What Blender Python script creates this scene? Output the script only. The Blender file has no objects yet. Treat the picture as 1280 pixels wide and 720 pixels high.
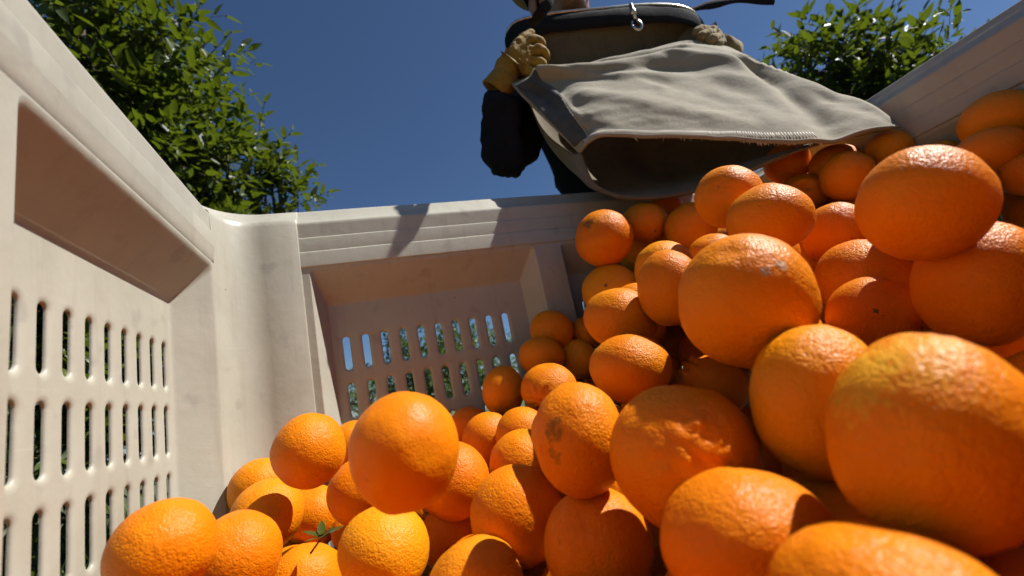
import bpy, bmesh, math, random
from mathutils import Vector, Matrix, Quaternion, noise
import numpy as np

# ------------------------------------------------------------------ camera, sky, sun, exposure
scene = bpy.context.scene
C = scene.collection
CAM_R = Vector((0.942661, -0.269518, -0.196850)); CAM_U = Vector((0.126175, -0.258252, 0.957803)); CAM_F = Vector((0.308982, 0.927721, 0.209438))
cam_data = bpy.data.cameras.new('camera')
cam = bpy.data.objects.new('camera', cam_data); C.objects.link(cam)
cam.matrix_world = Matrix(((CAM_R.x, CAM_U.x, -CAM_F.x, 0), (CAM_R.y, CAM_U.y, -CAM_F.y, 0), (CAM_R.z, CAM_U.z, -CAM_F.z, 0), (0, 0, 0, 1)))
cam_data.sensor_width = 36.0
cam_data.lens = 568.06 / 1280 * 36
cam_data.clip_start = 0.01
cam_data.clip_end = 2000
cam_data.dof.use_dof = True
cam_data.dof.focus_distance = 0.62
cam_data.dof.aperture_fstop = 5.0
scene.camera = cam
scene.view_settings.view_transform = 'Standard'
scene.view_settings.look = 'None'
scene.view_settings.gamma = 1
scene.view_settings.use_curve_mapping = False
scene.view_settings.exposure = 0.6
scene.cycles.use_denoising = True
scene.cycles.max_bounces = 6
scene.cycles.diffuse_bounces = 2
scene.cycles.glossy_bounces = 2
scene.cycles.use_adaptive_sampling = True
scene.cycles.adaptive_threshold = 0.03
scene.cycles.transmission_bounces = 4
scene.cycles.caustics_reflective = False
scene.cycles.caustics_refractive = False

SUN = Vector((0.60, -0.135, 0.78)).normalized()
world = bpy.data.worlds.new('World'); scene.world = world; world.use_nodes = True
wn = world.node_tree
bg = wn.nodes['Background']; bg.inputs['Strength'].default_value = 0.05
sky = wn.nodes.new('ShaderNodeTexSky'); sky.sky_type = 'NISHITA'; sky.sun_disc = False
sky.sun_elevation = math.asin(SUN.z); sky.sun_rotation = math.atan2(SUN.x, SUN.y)
sky.altitude = 900; sky.air_density = 1.0; sky.dust_density = 0.5; sky.ozone_density = 8.0
wn.links.new(sky.outputs[0], bg.inputs[0])
sl = bpy.data.lights.new('sun', 'SUN'); sl.energy = 5.0; sl.angle = math.radians(0.53); sl.color = (1.0, 0.97, 0.935)
so = bpy.data.objects.new('sun', sl); C.objects.link(so)
so.rotation_euler = SUN.to_track_quat('Z', 'Y').to_euler(); so.location = (3, -1, 5)

# ------------------------------------------------------------------ helpers
rnd = random.Random(11)
GROUND = -0.36

def mesh_obj(name, verts, faces, mat=None, parent=None, smooth=True, angle=None):
    me = bpy.data.meshes.new(name)
    me.from_pydata([tuple(v) for v in verts], [], faces)
    if smooth:
        me.polygons.foreach_set('use_smooth', [True] * len(me.polygons))
        if angle is not None:
            me.update()
            me.set_sharp_from_angle(angle=math.radians(angle))
    if mat: me.materials.append(mat)
    o = bpy.data.objects.new(name, me); C.objects.link(o)
    if parent: o.parent = parent
    return o

def empty(name, loc=(0, 0, 0)):
    o = bpy.data.objects.new(name, None); C.objects.link(o); o.location = loc; o.empty_display_size = .05
    return o

def tag(o, label, cat, group=None, kind=None):
    o['label'] = label; o['category'] = cat
    if group: o['group'] = group
    if kind: o['kind'] = kind
    return o

def under(o, parent):
    """parent keeping the world place (parents are unrotated empties)"""
    o.parent = parent
    o.matrix_parent_inverse = Matrix.Translation(-Vector(parent.location))
    return o

class MB:
    def __init__(s): s.v = []; s.f = []
    def add(s, vs, fs):
        o = len(s.v); s.v += [tuple(v) for v in vs]; s.f += [tuple(i + o for i in f) for f in fs]
    def grid(s, rows, closed=False):
        o = len(s.v); m = len(rows[0])
        for r in rows: s.v += [tuple(p) for p in r]
        for i in range(len(rows) - 1):
            for j in range(m if closed else m - 1):
                k = (j + 1) % m
                s.f.append((o + i * m + j, o + i * m + k, o + (i + 1) * m + k, o + (i + 1) * m + j))
    def box(s, lo, hi):
        x0, y0, z0 = lo; x1, y1, z1 = hi
        s.add([(x0, y0, z0), (x1, y0, z0), (x1, y1, z0), (x0, y1, z0), (x0, y0, z1), (x1, y0, z1), (x1, y1, z1), (x0, y1, z1)],
              [(0, 3, 2, 1), (4, 5, 6, 7), (0, 1, 5, 4), (1, 2, 6, 5), (2, 3, 7, 6), (3, 0, 4, 7)])
    def tube(s, pts, rad, n=8, cap=True, flat=None):
        pts = [Vector(p) for p in pts]
        rads = rad if isinstance(rad, (list, tuple)) else [rad] * len(pts)
        rows = []; up = Vector((0, 0, 1))
        nrm = None
        for i, p in enumerate(pts):
            t = (pts[min(i + 1, len(pts) - 1)] - pts[max(i - 1, 0)]).normalized()
            if nrm is None:
                nrm = t.cross(up)
                if nrm.length < .05: nrm = t.cross(Vector((1, 0, 0)))
            nrm = (nrm - t * nrm.dot(t)).normalized(); b = t.cross(nrm)
            ra, rb = (rads[i], rads[i]) if flat is None else (rads[i] * flat[0], rads[i] * flat[1])
            rows.append([p + nrm * (ra * math.cos(2 * math.pi * k / n)) + b * (rb * math.sin(2 * math.pi * k / n)) for k in range(n)])
        o = len(s.v); s.grid(rows, True)
        if cap:
            s.f.append(tuple(o + k for k in range(n))[::-1]); e = o + (len(rows) - 1) * n
            s.f.append(tuple(e + k for k in range(n)))
    def build(s, name, mat, parent=None, smooth=True, angle=None):
        o = mesh_obj(name, s.v, s.f, mat, None, smooth, angle)
        if parent: under(o, parent)
        return o

def crom(p, t):
    """Catmull-Rom through the list p at t in 0..len-1"""
    n = len(p); i = min(int(t), n - 2); u = t - i
    a = p[i - 1] if i > 0 else p[0] * 2 - p[1]
    b = p[i]; c = p[i + 1]
    d = p[i + 2] if i + 2 < n else p[n - 1] * 2 - p[n - 2]
    return 0.5 * ((2 * b) + (c - a) * u + (2 * a - 5 * b + 4 * c - d) * u * u + (3 * b - a - 3 * c + d) * u ** 3)

# ------------------------------------------------------------------ materials
def nodes(name):
    m = bpy.data.materials.new(name); m.use_nodes = True
    nt = m.node_tree; b = nt.nodes['Principled BSDF']
    return m, nt, b
def N(nt, t, **k):
    n = nt.nodes.new(t)
    for a, v in k.items(): setattr(n, a, v)
    return n
def ramp(nt, stops, fac):
    r = N(nt, 'ShaderNodeValToRGB'); e = r.color_ramp.elements
    while len(e) < len(stops): e.new(0.5)
    for x, (p, c) in zip(e, stops):
        x.position = p; x.color = (*c, 1) if len(c) == 3 else c
    nt.links.new(fac, r.inputs[0]); return r
def noise_tex(nt, vec, scale, detail=3, rough=.5, dist=0):
    n = N(nt, 'ShaderNodeTexNoise'); n.inputs['Scale'].default_value = scale; n.inputs['Detail'].default_value = detail
    n.inputs['Roughness'].default_value = rough; n.inputs['Distortion'].default_value = dist
    if vec is not None: nt.links.new(vec, n.inputs['Vector'])
    return n
def mix(nt, a, b, fac, mode='MIX'):
    m = N(nt, 'ShaderNodeMix', data_type='RGBA', blend_type=mode)
    for sock, v in ((m.inputs[0], fac), (m.inputs[6], a), (m.inputs[7], b)):
        if hasattr(v, 'is_output'): nt.links.new(v, sock)
        elif isinstance(v, (int, float)): sock.default_value = v
        else: sock.default_value = (*v, 1)
    return m.outputs[2]
def math_n(nt, op, a, b=None, c=None):
    m = N(nt, 'ShaderNodeMath', operation=op)
    for i, v in enumerate((a, b, c)):
        if v is None: continue
        if hasattr(v, 'is_output'): nt.links.new(v, m.inputs[i])
        else: m.inputs[i].default_value = v
    return m.outputs[0]
def bump(nt, b, h, strength, dist, prev=None):
    n = N(nt, 'ShaderNodeBump'); n.inputs['Strength'].default_value = strength; n.inputs['Distance'].default_value = dist
    nt.links.new(h, n.inputs['Height'])
    if prev is not None: nt.links.new(prev, n.inputs['Normal'])
    nt.links.new(n.outputs[0], b.inputs['Normal']); return n.outputs[0]

def mat_plain(name, col, rough=.6, metal=0, var=.15, scale=40, bmp=0, bscale=200, spec=.5):
    m, nt, b = nodes(name)
    tc = N(nt, 'ShaderNodeTexCoord')
    nz = noise_tex(nt, tc.outputs['Object'], scale, 4)
    r = ramp(nt, [(.3, tuple(c * (1 - var) for c in col)), (.7, tuple(min(1, c * (1 + var)) for c in col))], nz.outputs[0])
    nt.links.new(r.outputs[0], b.inputs['Base Color'])
    b.inputs['Roughness'].default_value = rough; b.inputs['Metallic'].default_value = metal
    b.inputs['Specular IOR Level'].default_value = spec
    if bmp:
        n2 = noise_tex(nt, tc.outputs['Object'], bscale, 3)
        bump(nt, b, n2.outputs[0], bmp, .002)
    return m

def mat_plastic():
    m, nt, b = nodes('bin_plastic')
    tc = N(nt, 'ShaderNodeTexCoord'); v = tc.outputs['Object']
    big = noise_tex(nt, v, 5, 5, .6, .4)
    base = ramp(nt, [(.3, (.358, .339, .264)), (.65, (.424, .404, .326))], big.outputs[0]).outputs[0]
    # vertical grime streaks
    mp = N(nt, 'ShaderNodeMapping'); mp.inputs['Scale'].default_value = (45, 45, 3.5); nt.links.new(v, mp.inputs[0])
    st = noise_tex(nt, mp.outputs[0], 1, 5, .65)
    stf = ramp(nt, [(.52, (0, 0, 0)), (.78, (1, 1, 1))], st.outputs[0])
    base = mix(nt, base, (.255, .218, .16), math_n(nt, 'MULTIPLY', stf.outputs[0], .42))
    # smudges
    sm = noise_tex(nt, v, 26, 2, .4)
    smf = ramp(nt, [(.66, (0, 0, 0)), (.74, (1, 1, 1))], sm.outputs[0])
    base = mix(nt, base, (.23, .21, .175), math_n(nt, 'MULTIPLY', smf.outputs[0], .35))
    # dark specks
    vo = N(nt, 'ShaderNodeTexVoronoi'); vo.inputs['Scale'].default_value = 34; nt.links.new(v, vo.inputs['Vector'])
    sp = ramp(nt, [(.035, (1, 1, 1)), (.06, (0, 0, 0))], vo.outputs['Distance'])
    pick = ramp(nt, [(.80, (0, 0, 0)), (.82, (1, 1, 1))], N(nt, 'ShaderNodeSeparateColor').outputs[0])
    sc = pick.inputs[0].links[0].from_node; nt.links.new(vo.outputs['Color'], sc.inputs[0])
    spk = math_n(nt, 'MULTIPLY', sp.outputs[0], pick.outputs[0])
    base = mix(nt, base, (.12, .10, .08), math_n(nt, 'MULTIPLY', spk, .8))
    # fine scratches
    mp2 = N(nt, 'ShaderNodeMapping'); mp2.inputs['Scale'].default_value = (9, 9, 420); mp2.inputs['Rotation'].default_value = (.35, .3, .2); nt.links.new(v, mp2.inputs[0])
    sx = noise_tex(nt, mp2.outputs[0], 1, 2, .5)
    sxf = ramp(nt, [(.70, (0, 0, 0)), (.74, (1, 1, 1))], sx.outputs[0])
    base = mix(nt, base, (.47, .44, .365), math_n(nt, 'MULTIPLY', sxf.outputs[0], .4))
    nt.links.new(base, b.inputs['Base Color'])
    rr = ramp(nt, [(.3, (.36,) * 3), (.7, (.52,) * 3)], big.outputs[0]); nt.links.new(rr.outputs[0], b.inputs['Roughness'])
    b.inputs['Specular IOR Level'].default_value = .45
    fine = noise_tex(nt, v, 60, 4, .55)
    p = bump(nt, b, fine.outputs[0], .25, .002)
    bump(nt, b, noise_tex(nt, v, 420, 3).outputs[0], .12, .0006, p)
    return m
M_PLASTIC = mat_plastic()

def mat_orange(name, scar=None, base_shift=0.0, pores=1.0):
    """peel: object space is a unit sphere"""
    m, nt, b = nodes(name)
    tc = N(nt, 'ShaderNodeTexCoord'); v = tc.outputs['Object']
    oi = N(nt, 'ShaderNodeObjectInfo')
    # individual offset
    off = N(nt, 'ShaderNodeVectorMath', operation='MULTIPLY_ADD')
    cmb = N(nt, 'ShaderNodeCombineXYZ')
    for i in range(3): nt.links.new(oi.outputs['Random'], cmb.inputs[i])
    nt.links.new(cmb.outputs[0], off.inputs[0]); off.inputs[1].default_value = (17, 31, 47); nt.links.new(v, off.inputs[2])
    vo_ = off.outputs[0]
    hue = ramp(nt, [(0, (.64, .148, .0018)), (.35, (.71, .202, .0022)), (.6, (.69, .180, .002)), (.85, (.74, .245, .003)), (1, (.70, .275, .005))], oi.outputs['Random'])
    big = noise_tex(nt, vo_, 1.5, 2, .5)
    col = mix(nt, hue.outputs[0], (.76, .245, .0028), ramp(nt, [(.45, (0, 0, 0)), (.75, (.75, .75, .75))], big.outputs[0]).outputs[0])
    if base_shift: col = mix(nt, col, (.63, .235, .008), base_shift)
    # russet blemishes
    bl = noise_tex(nt, vo_, 3.6, 4, .68)
    blf = ramp(nt, [(.66, (0, 0, 0)), (.76, (1, 1, 1))], bl.outputs[0])
    col = mix(nt, col, (.30, .095, .012), math_n(nt, 'MULTIPLY', blf.outputs[0], .45))
    # pin-prick dark oil glands
    vs = N(nt, 'ShaderNodeTexVoronoi'); vs.inputs['Scale'].default_value = 19; nt.links.new(vo_, vs.inputs['Vector'])
    dk = ramp(nt, [(.04, (1, 1, 1)), (.10, (0, 0, 0))], vs.outputs['Distance'])
    scn = N(nt, 'ShaderNodeSeparateColor'); nt.links.new(vs.outputs['Color'], scn.inputs[0])
    pk = ramp(nt, [(.86, (0, 0, 0)), (.89, (1, 1, 1))], scn.outputs[0])
    col = mix(nt, col, (.22, .07, .01), math_n(nt, 'MULTIPLY', math_n(nt, 'MULTIPLY', dk.outputs[0], pk.outputs[0]), .75))
    if scar:
        for (c, rad, scol, amt) in scar:
            d = N(nt, 'ShaderNodeVectorMath', operation='DISTANCE'); nt.links.new(v, d.inputs[0]); d.inputs[1].default_value = c
            wob = noise_tex(nt, v, 7, 4, .6)
            dd = math_n(nt, 'ADD', d.outputs['Value'], math_n(nt, 'MULTIPLY', math_n(nt, 'SUBTRACT', wob.outputs[0], .5), rad * 2.6))
            sf = ramp(nt, [(rad * .45, (1, 1, 1)), (rad, (0, 0, 0))], dd)
            col = mix(nt, col, scol, math_n(nt, 'MULTIPLY', sf.outputs[0], amt))
    nt.links.new(col, b.inputs['Base Color'])
    b.inputs['Roughness'].default_value = .42
    b.inputs['Specular IOR Level'].default_value = .16
    b.inputs['Subsurface Weight'].default_value = 0.0
    # peel relief: rounded cells between dimples on gentle leather waves
    pv = N(nt, 'ShaderNodeTexVoronoi'); pv.inputs['Scale'].default_value = 24
    nt.links.new(vo_, pv.inputs['Vector'])
    lw = noise_tex(nt, vo_, 10, 2, .5)
    d2 = math_n(nt, 'MULTIPLY', pv.outputs['Distance'], pv.outputs['Distance'])
    h = math_n(nt, 'MULTIPLY_ADD', d2, math_n(nt, 'MULTIPLY', big.outputs[0], -1.1), math_n(nt, 'MULTIPLY', lw.outputs[0], 1.25))
    bump(nt, b, h, .36 * pores, .0026)
    return m

def mat_cloth(name, col, weave=1400, var=.12, bmp=.35, dirt=None, rough=.9, sheen=.15):
    m, nt, b = nodes(name)
    tc = N(nt, 'ShaderNodeTexCoord'); v = tc.outputs['Object']
    big = noise_tex(nt, v, 14, 5, .6, .3)
    c = ramp(nt, [(.3, tuple(x * (1 - var) for x in col)), (.7, tuple(min(1, x * (1 + var)) for x in col))], big.outputs[0]).outputs[0]
    if dirt:
        d = noise_tex(nt, v, 22, 6, .7); c = mix(nt, c, dirt, math_n(nt, 'MULTIPLY', ramp(nt, [(.50, (0, 0, 0)), (.70, (1, 1, 1))], d.outputs[0]).outputs[0], .6))
    th = noise_tex(nt, v, weave, 2)
    c = mix(nt, c, tuple(x * .72 for x in col), math_n(nt, 'MULTIPLY', ramp(nt, [(.45, (0, 0, 0)), (.62, (1, 1, 1))], th.outputs[0]).outputs[0], .35))
    nt.links.new(c, b.inputs['Base Color'])
    b.inputs['Roughness'].default_value = rough; b.inputs['Specular IOR Level'].default_value = .2
    b.inputs['Sheen Weight'].default_value = sheen
    p = bump(nt, b, noise_tex(nt, v, 70, 4, .6).outputs[0], .3, .004)
    bump(nt, b, th.outputs[0], bmp, .0008, p)
    return m
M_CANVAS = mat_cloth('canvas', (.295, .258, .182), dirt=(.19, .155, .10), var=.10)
M_CANVAS_SHADE = mat_cloth('canvas_brown_shade', (.115, .085, .05), dirt=(.06, .045, .03))  # upper canvas: brown made darker so the colour carries its shade
M_INNER_SHADE = mat_cloth('bag_inner_shade', (.16, .125, .075), dirt=(.08, .06, .035))  # darker canvas; the shade inside the bag mouth is put into the colour
M_PATCH = mat_cloth('patch_cloth', (.06, .063, .06), var=.3)
M_BLACK = mat_cloth('black_webbing', (.010, .010, .011), bmp=.5, sheen=0)
M_JACKET = mat_cloth('navy_jacket', (.008, .009, .014), var=.3, sheen=0)
M_TROUSER = mat_cloth('work_trousers', (.022, .025, .035), var=.3)
M_GLOVE = mat_cloth('leather_glove', (.27, .155, .016), weave=500, var=.22, dirt=(.12, .07, .015), rough=.75)
M_GLOVE_PALE = mat_cloth('pale_glove', (.24, .165, .065), weave=420, var=.3, dirt=(.12, .09, .045), bmp=.7)
M_SKIN = mat_plain('skin', (.34, .17, .11), .5, var=.1)
M_STEEL = mat_plain('steel', (.55, .50, .45), .28, 1.0, var=.25, scale=120)
M_HAIR = mat_plain('hair', (.02, .015, .012), .6)
M_THREAD = mat_plain('thread', (.62, .57, .48), .9)
M_BARK = mat_plain('bark', (.10, .075, .052), .9, var=.4, scale=30, bmp=.8, bscale=60)
M_CALYX = mat_plain('calyx', (.13, .085, .022), .85, var=.4, scale=9)
M_BOOT = mat_plain('boot', (.05, .03, .018), .6)

def mat_leaf(name, dark, light, trans=(.20, .30, .03)):
    m, nt, b = nodes(name)
    geo = N(nt, 'ShaderNodeNewGeometry')
    tc = N(nt, 'ShaderNodeTexCoord')
    nz = noise_tex(nt, tc.outputs['Object'], 2.2, 3)
    r1 = math_n(nt, 'ADD', math_n(nt, 'MULTIPLY', geo.outputs['Random Per Island'], .75), math_n(nt, 'MULTIPLY', nz.outputs[0], .35))
    c = ramp(nt, [(.1, dark), (.6, tuple((a + d) / 2 for a, d in zip(dark, light))), (.9, light), (1, (light[0] * 1.5, light[1] * 1.15, light[2]))], r1)
    nt.links.new(c.outputs[0], b.inputs['Base Color'])
    b.inputs['Roughness'].default_value = .42; b.inputs['Specular IOR Level'].default_value = .4
    tr = N(nt, 'ShaderNodeBsdfTranslucent'); tr.inputs[0].default_value = (*trans, 1)
    mx = N(nt, 'ShaderNodeMixShader'); mx.inputs[0].default_value = .24
    out = nt.nodes['Material Output']
    nt.links.new(b.outputs[0], mx.inputs[1]); nt.links.new(tr.outputs[0], mx.inputs[2]); nt.links.new(mx.outputs[0], out.inputs['Surface'])
    return m
M_LEAF = mat_leaf('citrus_leaf', (.021, .039, .005), (.076, .106, .011), (.19, .26, .013))
M_LEAF_FAR = mat_leaf('far_leaf', (.03, .055, .014), (.085, .13, .03))
M_GRASS = mat_leaf('grass_blade', (.06, .10, .025), (.15, .20, .06))

def mat_ground():
    m, nt, b = nodes('orchard_ground')
    tc = N(nt, 'ShaderNodeTexCoord'); v = tc.outputs['Object']
    a = noise_tex(nt, v, .9, 6, .65); c = ramp(nt, [(.4, (.055, .085, .025)), (.52, (.10, .115, .045)), (.62, (.20, .155, .10))], a.outputs[0]).outputs[0]
    f = noise_tex(nt, v, 35, 6, .7)
    c = mix(nt, c, (.05, .05, .025), math_n(nt, 'MULTIPLY', ramp(nt, [(.5, (0, 0, 0)), (.7, (1, 1, 1))], f.outputs[0]).outputs[0], .6))
    nt.links.new(c, b.inputs['Base Color']); b.inputs['Roughness'].default_value = .95
    bump(nt, b, f.outputs[0], .8, .03)
    return m

# ------------------------------------------------------------------ ground
gv = []; gf = []
n = 40
ticks = sorted({round(math.copysign(abs(t) ** 3, t) * 900, 3) for t in np.linspace(-1, 1, n + 1)})
for y in ticks:
    for x in ticks:
        zz = GROUND + (0.03 * noise.noise(Vector((x * .4, y * .4, 0))) if abs(x) > 2.5 or abs(y) > 2.5 else 0)
        gv.append((x, y, zz - (0.02 if abs(x) > 2.5 or abs(y) > 2.5 else 0)))
m_ = len(ticks)
for i in range(m_ - 1):
    for j in range(m_ - 1):
        gf.append((i * m_ + j, i * m_ + j + 1, (i + 1) * m_ + j + 1, (i + 1) * m_ + j))
g = mesh_obj('ground', gv, gf, mat_ground()); g['kind'] = 'structure'; g['label'] = 'grassy orchard ground around the bin'

# ------------------------------------------------------------------ the harvest bin
XL, XR, YB, YN = -.215, .935, .841, -.285
ZI, ZT, ZLIP, ZFL = .364, .404, .278, -.24
bin_root = empty('harvest_bin', (.36, .28, GROUND))
tag(bin_root, 'large off-white plastic harvest bin with slotted recessed side panels, full of oranges', 'bin')

def wall_map(side):
    return {'left': lambda s, n, z: (XL - n, s, z), 'right': lambda s, n, z: (XR + n, s, z),
            'back': lambda s, n, z: (s, YB + n, z), 'near': lambda s, n, z: (s, YN - n, z)}[side]

def rrect(s0, s1, z0, z1, r, k=5):
    pts = []
    for (cs, cz, a0) in ((s1 - r, z1 - r, 0), (s0 + r, z1 - r, 90), (s0 + r, z0 + r, 180), (s1 - r, z0 + r, 270)):
        for i in range(k):
            a = math.radians(a0 + 90 * i / (k - 1)); pts.append((cs + r * math.cos(a), cz + r * math.sin(a)))
    return pts

def slot_tile(mb, mp, cs, cz, hw, hl, px, pz, n0, fil, thick, fd=.0032):
    """one rounded slot in its own rectangular cell"""
    a = hl - hw
    st = []
    for i in range(4): st.append(('R', -a + 2 * a * i / 4))
    for i in range(8): st.append(('T', 180 * i / 8))
    for i in range(4): st.append(('L', a - 2 * a * i / 4))
    for i in range(8): st.append(('B', 180 + 180 * i / 8))
    def stad(off):
        o = []
        for k, v in st:
            r = hw + off
            if k == 'R': o.append((r, v))
            elif k == 'L': o.append((-r, v))
            else:
                t = math.radians(v); o.append((r * math.cos(t), (a if k == 'T' else -a) + r * math.sin(t)))
        return o
    outer = []
    X, Z = px / 2, pz / 2
    for k, v in st:
        if k == 'R': outer.append((X, v))
        elif k == 'L': outer.append((-X, v))
        else:
            u = v - (0 if k == 'T' else 180); sg = 1 if k == 'T' else -1
            if u < 45: q = (X, a + (Z - a) * u / 45)
            elif u <= 135: q = (X - 2 * X * (u - 45) / 90, Z)
            else: q = (-X, Z - (Z - a) * (u - 135) / 45)
            outer.append((sg * q[0], sg * q[1]))
    rows = [[mp(cs + x, n0, cz + z) for x, z in outer], [mp(cs + x, n0, cz + z) for x, z in stad(fil * 1.15)]]
    for j in range(0, 6):
        t = math.radians(90 * j / 5)
        rows.append([mp(cs + x, n0 + fd * (1 - math.cos(t)), cz + z) for x, z in stad(fil * (1 - math.sin(t)))])
    rows.append([mp(cs + x, n0 + thick, cz + z) for x, z in stad(0)])
    rows.append([mp(cs + x, n0 + thick, cz + z) for x, z in stad(.012)])
    mb.grid(rows, True)

def annulus(mb, mp, outer, inner_rect, n_out, n_in):
    """flat margin between a loop and the rectangle of the slot cells"""
    s0, s1, z0, z1 = inner_rect
    q = [(min(max(x, s0), s1), min(max(z, z0), z1)) for x, z in outer]
    mb.grid([[mp(x, n_out, z) for x, z in outer], [mp(x, n_in, z) for x, z in q]], True)

ROW_TOP, ROW_P, SL_H = .151, .0857, .062
def build_wall(side, s0, s1, bays, depth):
    mp = wall_map(side)
    w = empty('wall', bin_root.location); under(w, bin_root)
    lip = MB()
    prof = [(.003, ZLIP - .004), (-.0015, ZLIP - .002), (-.0030, ZLIP), (-.0030, ZLIP + .003), (-.0020, .3015), (-.0016, .3045), (.0006, .3065), (.0004, .309), (.0006, .3295), (.001, .3325), (.0032, .3345), (.0030, .337),
            (.0034, .3585), (.0032, .3615), (.0045, .3645), (.0070, .3660), (.026, .392), (.028, .3955), (.0305, .3975), (.034, .398), (.048, .396), (.051, .392), (.0515, .36), (.0515, .33)]
    if side == 'left':      # soft, generously rounded lower edge
        prof = [(.020, ZLIP - .0095), (.013, ZLIP - .0085), (.0075, ZLIP - .0045), (.0035, ZLIP + .001), (.0010, ZLIP + .008), (0, ZLIP + .015)] + prof[5:]
    ss = list(np.linspace(s0, s1, 30))
    def sag(s): return .0012 * noise.noise(Vector((s * 5, 3.1 if side == 'left' else 7.7, 0)))
    lip.grid([[mp(s, n + sag(s), z + sag(s + 9) * (1 if z > .3 else 0)) for s in ss] for n, z in prof])
    lip_o = lip.build('lip', M_PLASTIC, None, True, 30)
    parts.append((lip_o, w))
    # pillars between the bays
    edges = [s0] + [e for b in bays for e in b['bay']] + [s1]
    body = MB()
    for i in range(0, len(edges), 2):
        a, b_ = edges[i], edges[i + 1]
        if b_ - a > .002:
            body.grid([[mp(s, 0.0, z) for s in np.linspace(a, b_, 5)] for z in np.linspace(ZFL, ZLIP - .001, 6)])
    for b in bays:
        o0, o1 = b['open']; i0, i1 = b['inner']
        zo0, zo1 = -.205, ZLIP - .006; zi0, zi1 = -.185, .214
        prof2 = [(-.05, -.0), (0, .012), (.05, .05), (.10, .10), (.5, .5), (.90, .9), (.95, .95), (1.0, .985), (1.05, 1.0)]
        rows = []
        for al, be in prof2:
            rows.append([mp(x, depth * be, z) for x, z in rrect(o0 + (i0 - o0) * al, o1 + (i1 - o1) * al, zo0 + (zi0 - zo0) * al, zo1 + (zi1 - zo1) * al, .010 - .004 * al)])
        first = rrect(o0 - (i0 - o0) * .05, o1 - (i1 - o1) * .05, zo0 - (zi0 - zo0) * .05, zo1 - (zi1 - zo1) * .05, .0102)
        last = rrect(i0 + (i0 - o0) * .05, i1 + (i1 - o1) * .05, zi0 + (zi0 - zo0) * .05, zi1 + (zi1 - zo1) * .05, .006)
        body.grid(rows, True)
        # face round the opening
        b0, b1 = b['bay']
        q = []
        for x, z in first:
            q.append((b0 if x < (b0 + b1) / 2 - (o1 - o0) * .35 else b1 if x > (b0 + b1) / 2 + (o1 - o0) * .35 else x, ZLIP - .001 if z > .1 else ZFL))
        body.grid([[mp(x, 0, z) for x, z in q], [mp(x, 0, z) for x, z in first]], True)
        # slotted plate
        pl = MB(); cols = b['cols']; p = b['pitch']
        for cx in cols:
            for r_ in range(4):
                slot_tile(pl, mp, cx, ROW_TOP - SL_H / 2 - r_ * ROW_P, .0062, SL_H / 2, p, ROW_P, depth, .0068, .0045)
        ztop = ROW_TOP - SL_H / 2 + ROW_P / 2; zbot = ztop - 4 * ROW_P
        annulus(pl, mp, last, (cols[0] - p / 2, cols[-1] + p / 2, zbot, ztop), depth, depth)
        po = pl.build('slotted_panel', M_PLASTIC, None, True, 50); parts.append((po, w))
    bo = body.build('wall_face', M_PLASTIC, None, True, 42); parts.append((bo, w))
    return w
parts = []
P_ = .034
lcols = [.413 + P_ * i for i in range(10)]; bcols = [-.0420 + .0345 * i for i in range(10)]
rc = [.455 + P_ * i for i in range(10)]
ln = [-.165 + P_ * i for i in range(10)]
bay = lambda o0, o1, i0, i1, cols: dict(bay=(o0 - .012, o1 + .012), open=(o0, o1), inner=(i0, i1), cols=cols, pitch=cols[1] - cols[0])
build_wall('left', YN + .10, .778, [bay(-.165, .193, -.145, .168, [-.115 + P_ * i for i in range(8)]), bay(.362, .766, .385, .737, lcols)], .0483)
build_wall('back', -.100, XR - .115, [bay(-.086, .345, -.066, .318, bcols), bay(.405, .80, .425, .785, rc)], .047)
build_wall('near', -.100, XR - .115, [bay(-.086, .345, -.068, .314, bcols), bay(.405, .80, .425, .785, rc)], .034)
build_wall('right', YN + .10, .742, [bay(-.17, .235, -.15, .21, [-.125 + P_ * i for i in range(10)]), bay(.335, .728, .355, .705, [.377 + P_ * i for i in range(10)])], .0483)
# rounded corner posts, a few millimetres proud of the walls
def corner(cx, cy, sx, sy, ex, ey):
    """(cx,cy) wall corner, sx/sy outward signs, ex / ey the reach along each wall"""
    mb = MB(); R = .058; pr = .0045; prx = -.0004
    path = []
    def pt(x, y): return (x, y)
    ox, oy = cx - sx * prx, cy - sy * pr           # proud inner planes
    path.append((cx + sx * .0012, cy - sy * ey)); path.append((ox + sx * .0015, cy - sy * (ey - .0002))); path.append((ox, cy - sy * (ey - .002)))
    for i in range(15):
        t = math.pi / 2 * i / 14
        path.append((ox - sx * R + sx * R * math.cos(t), oy - sy * R + sy * R * math.sin(t)))
    path.append((cx - sx * (ex - .002), oy)); path.append((cx - sx * (ex - .0002), oy + sy * .0015)); path.append((cx - sx * ex, cy + sy * .004))
    # outward normals by pushing along the diagonal-aware direction
    def push(i, d):
        a = path[max(i - 1, 0)]; b = path[min(i + 1, len(path) - 1)]
        if i < 3: nx, ny = sx, 0
        elif i > len(path) - 4: nx, ny = 0, sy
        else:
            t = math.pi / 2 * (i - 3) / 14; nx, ny = sx * math.cos(t), sy * math.sin(t)
        return (path[i][0] + nx * d, path[i][1] + ny * d)
    prof = [(0, ZFL), (0, -.1), (0, .1), (0, .25), (.0015, .32), (.003, .360), (.0042, .3685), (.0068, .3715), (.010, .372), (.028, .392), (.031, .3965), (.036, .398), (.050, .396), (.053, .392), (.054, .33)]
    mb.grid([[(*push(i, d), z) for i in range(len(path))] for d, z in prof])
    o = mb.build('corner_post', M_PLASTIC, None, True, 40); parts.append((o, bin_root))
corner(XL, YB, -1, 1, .116, .0635)
corner(XR, YB, 1, 1, .116, .100)
corner(XL, YN, -1, -1, .116, .101)
corner(XR, YN, 1, -1, .116, .101)
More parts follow.
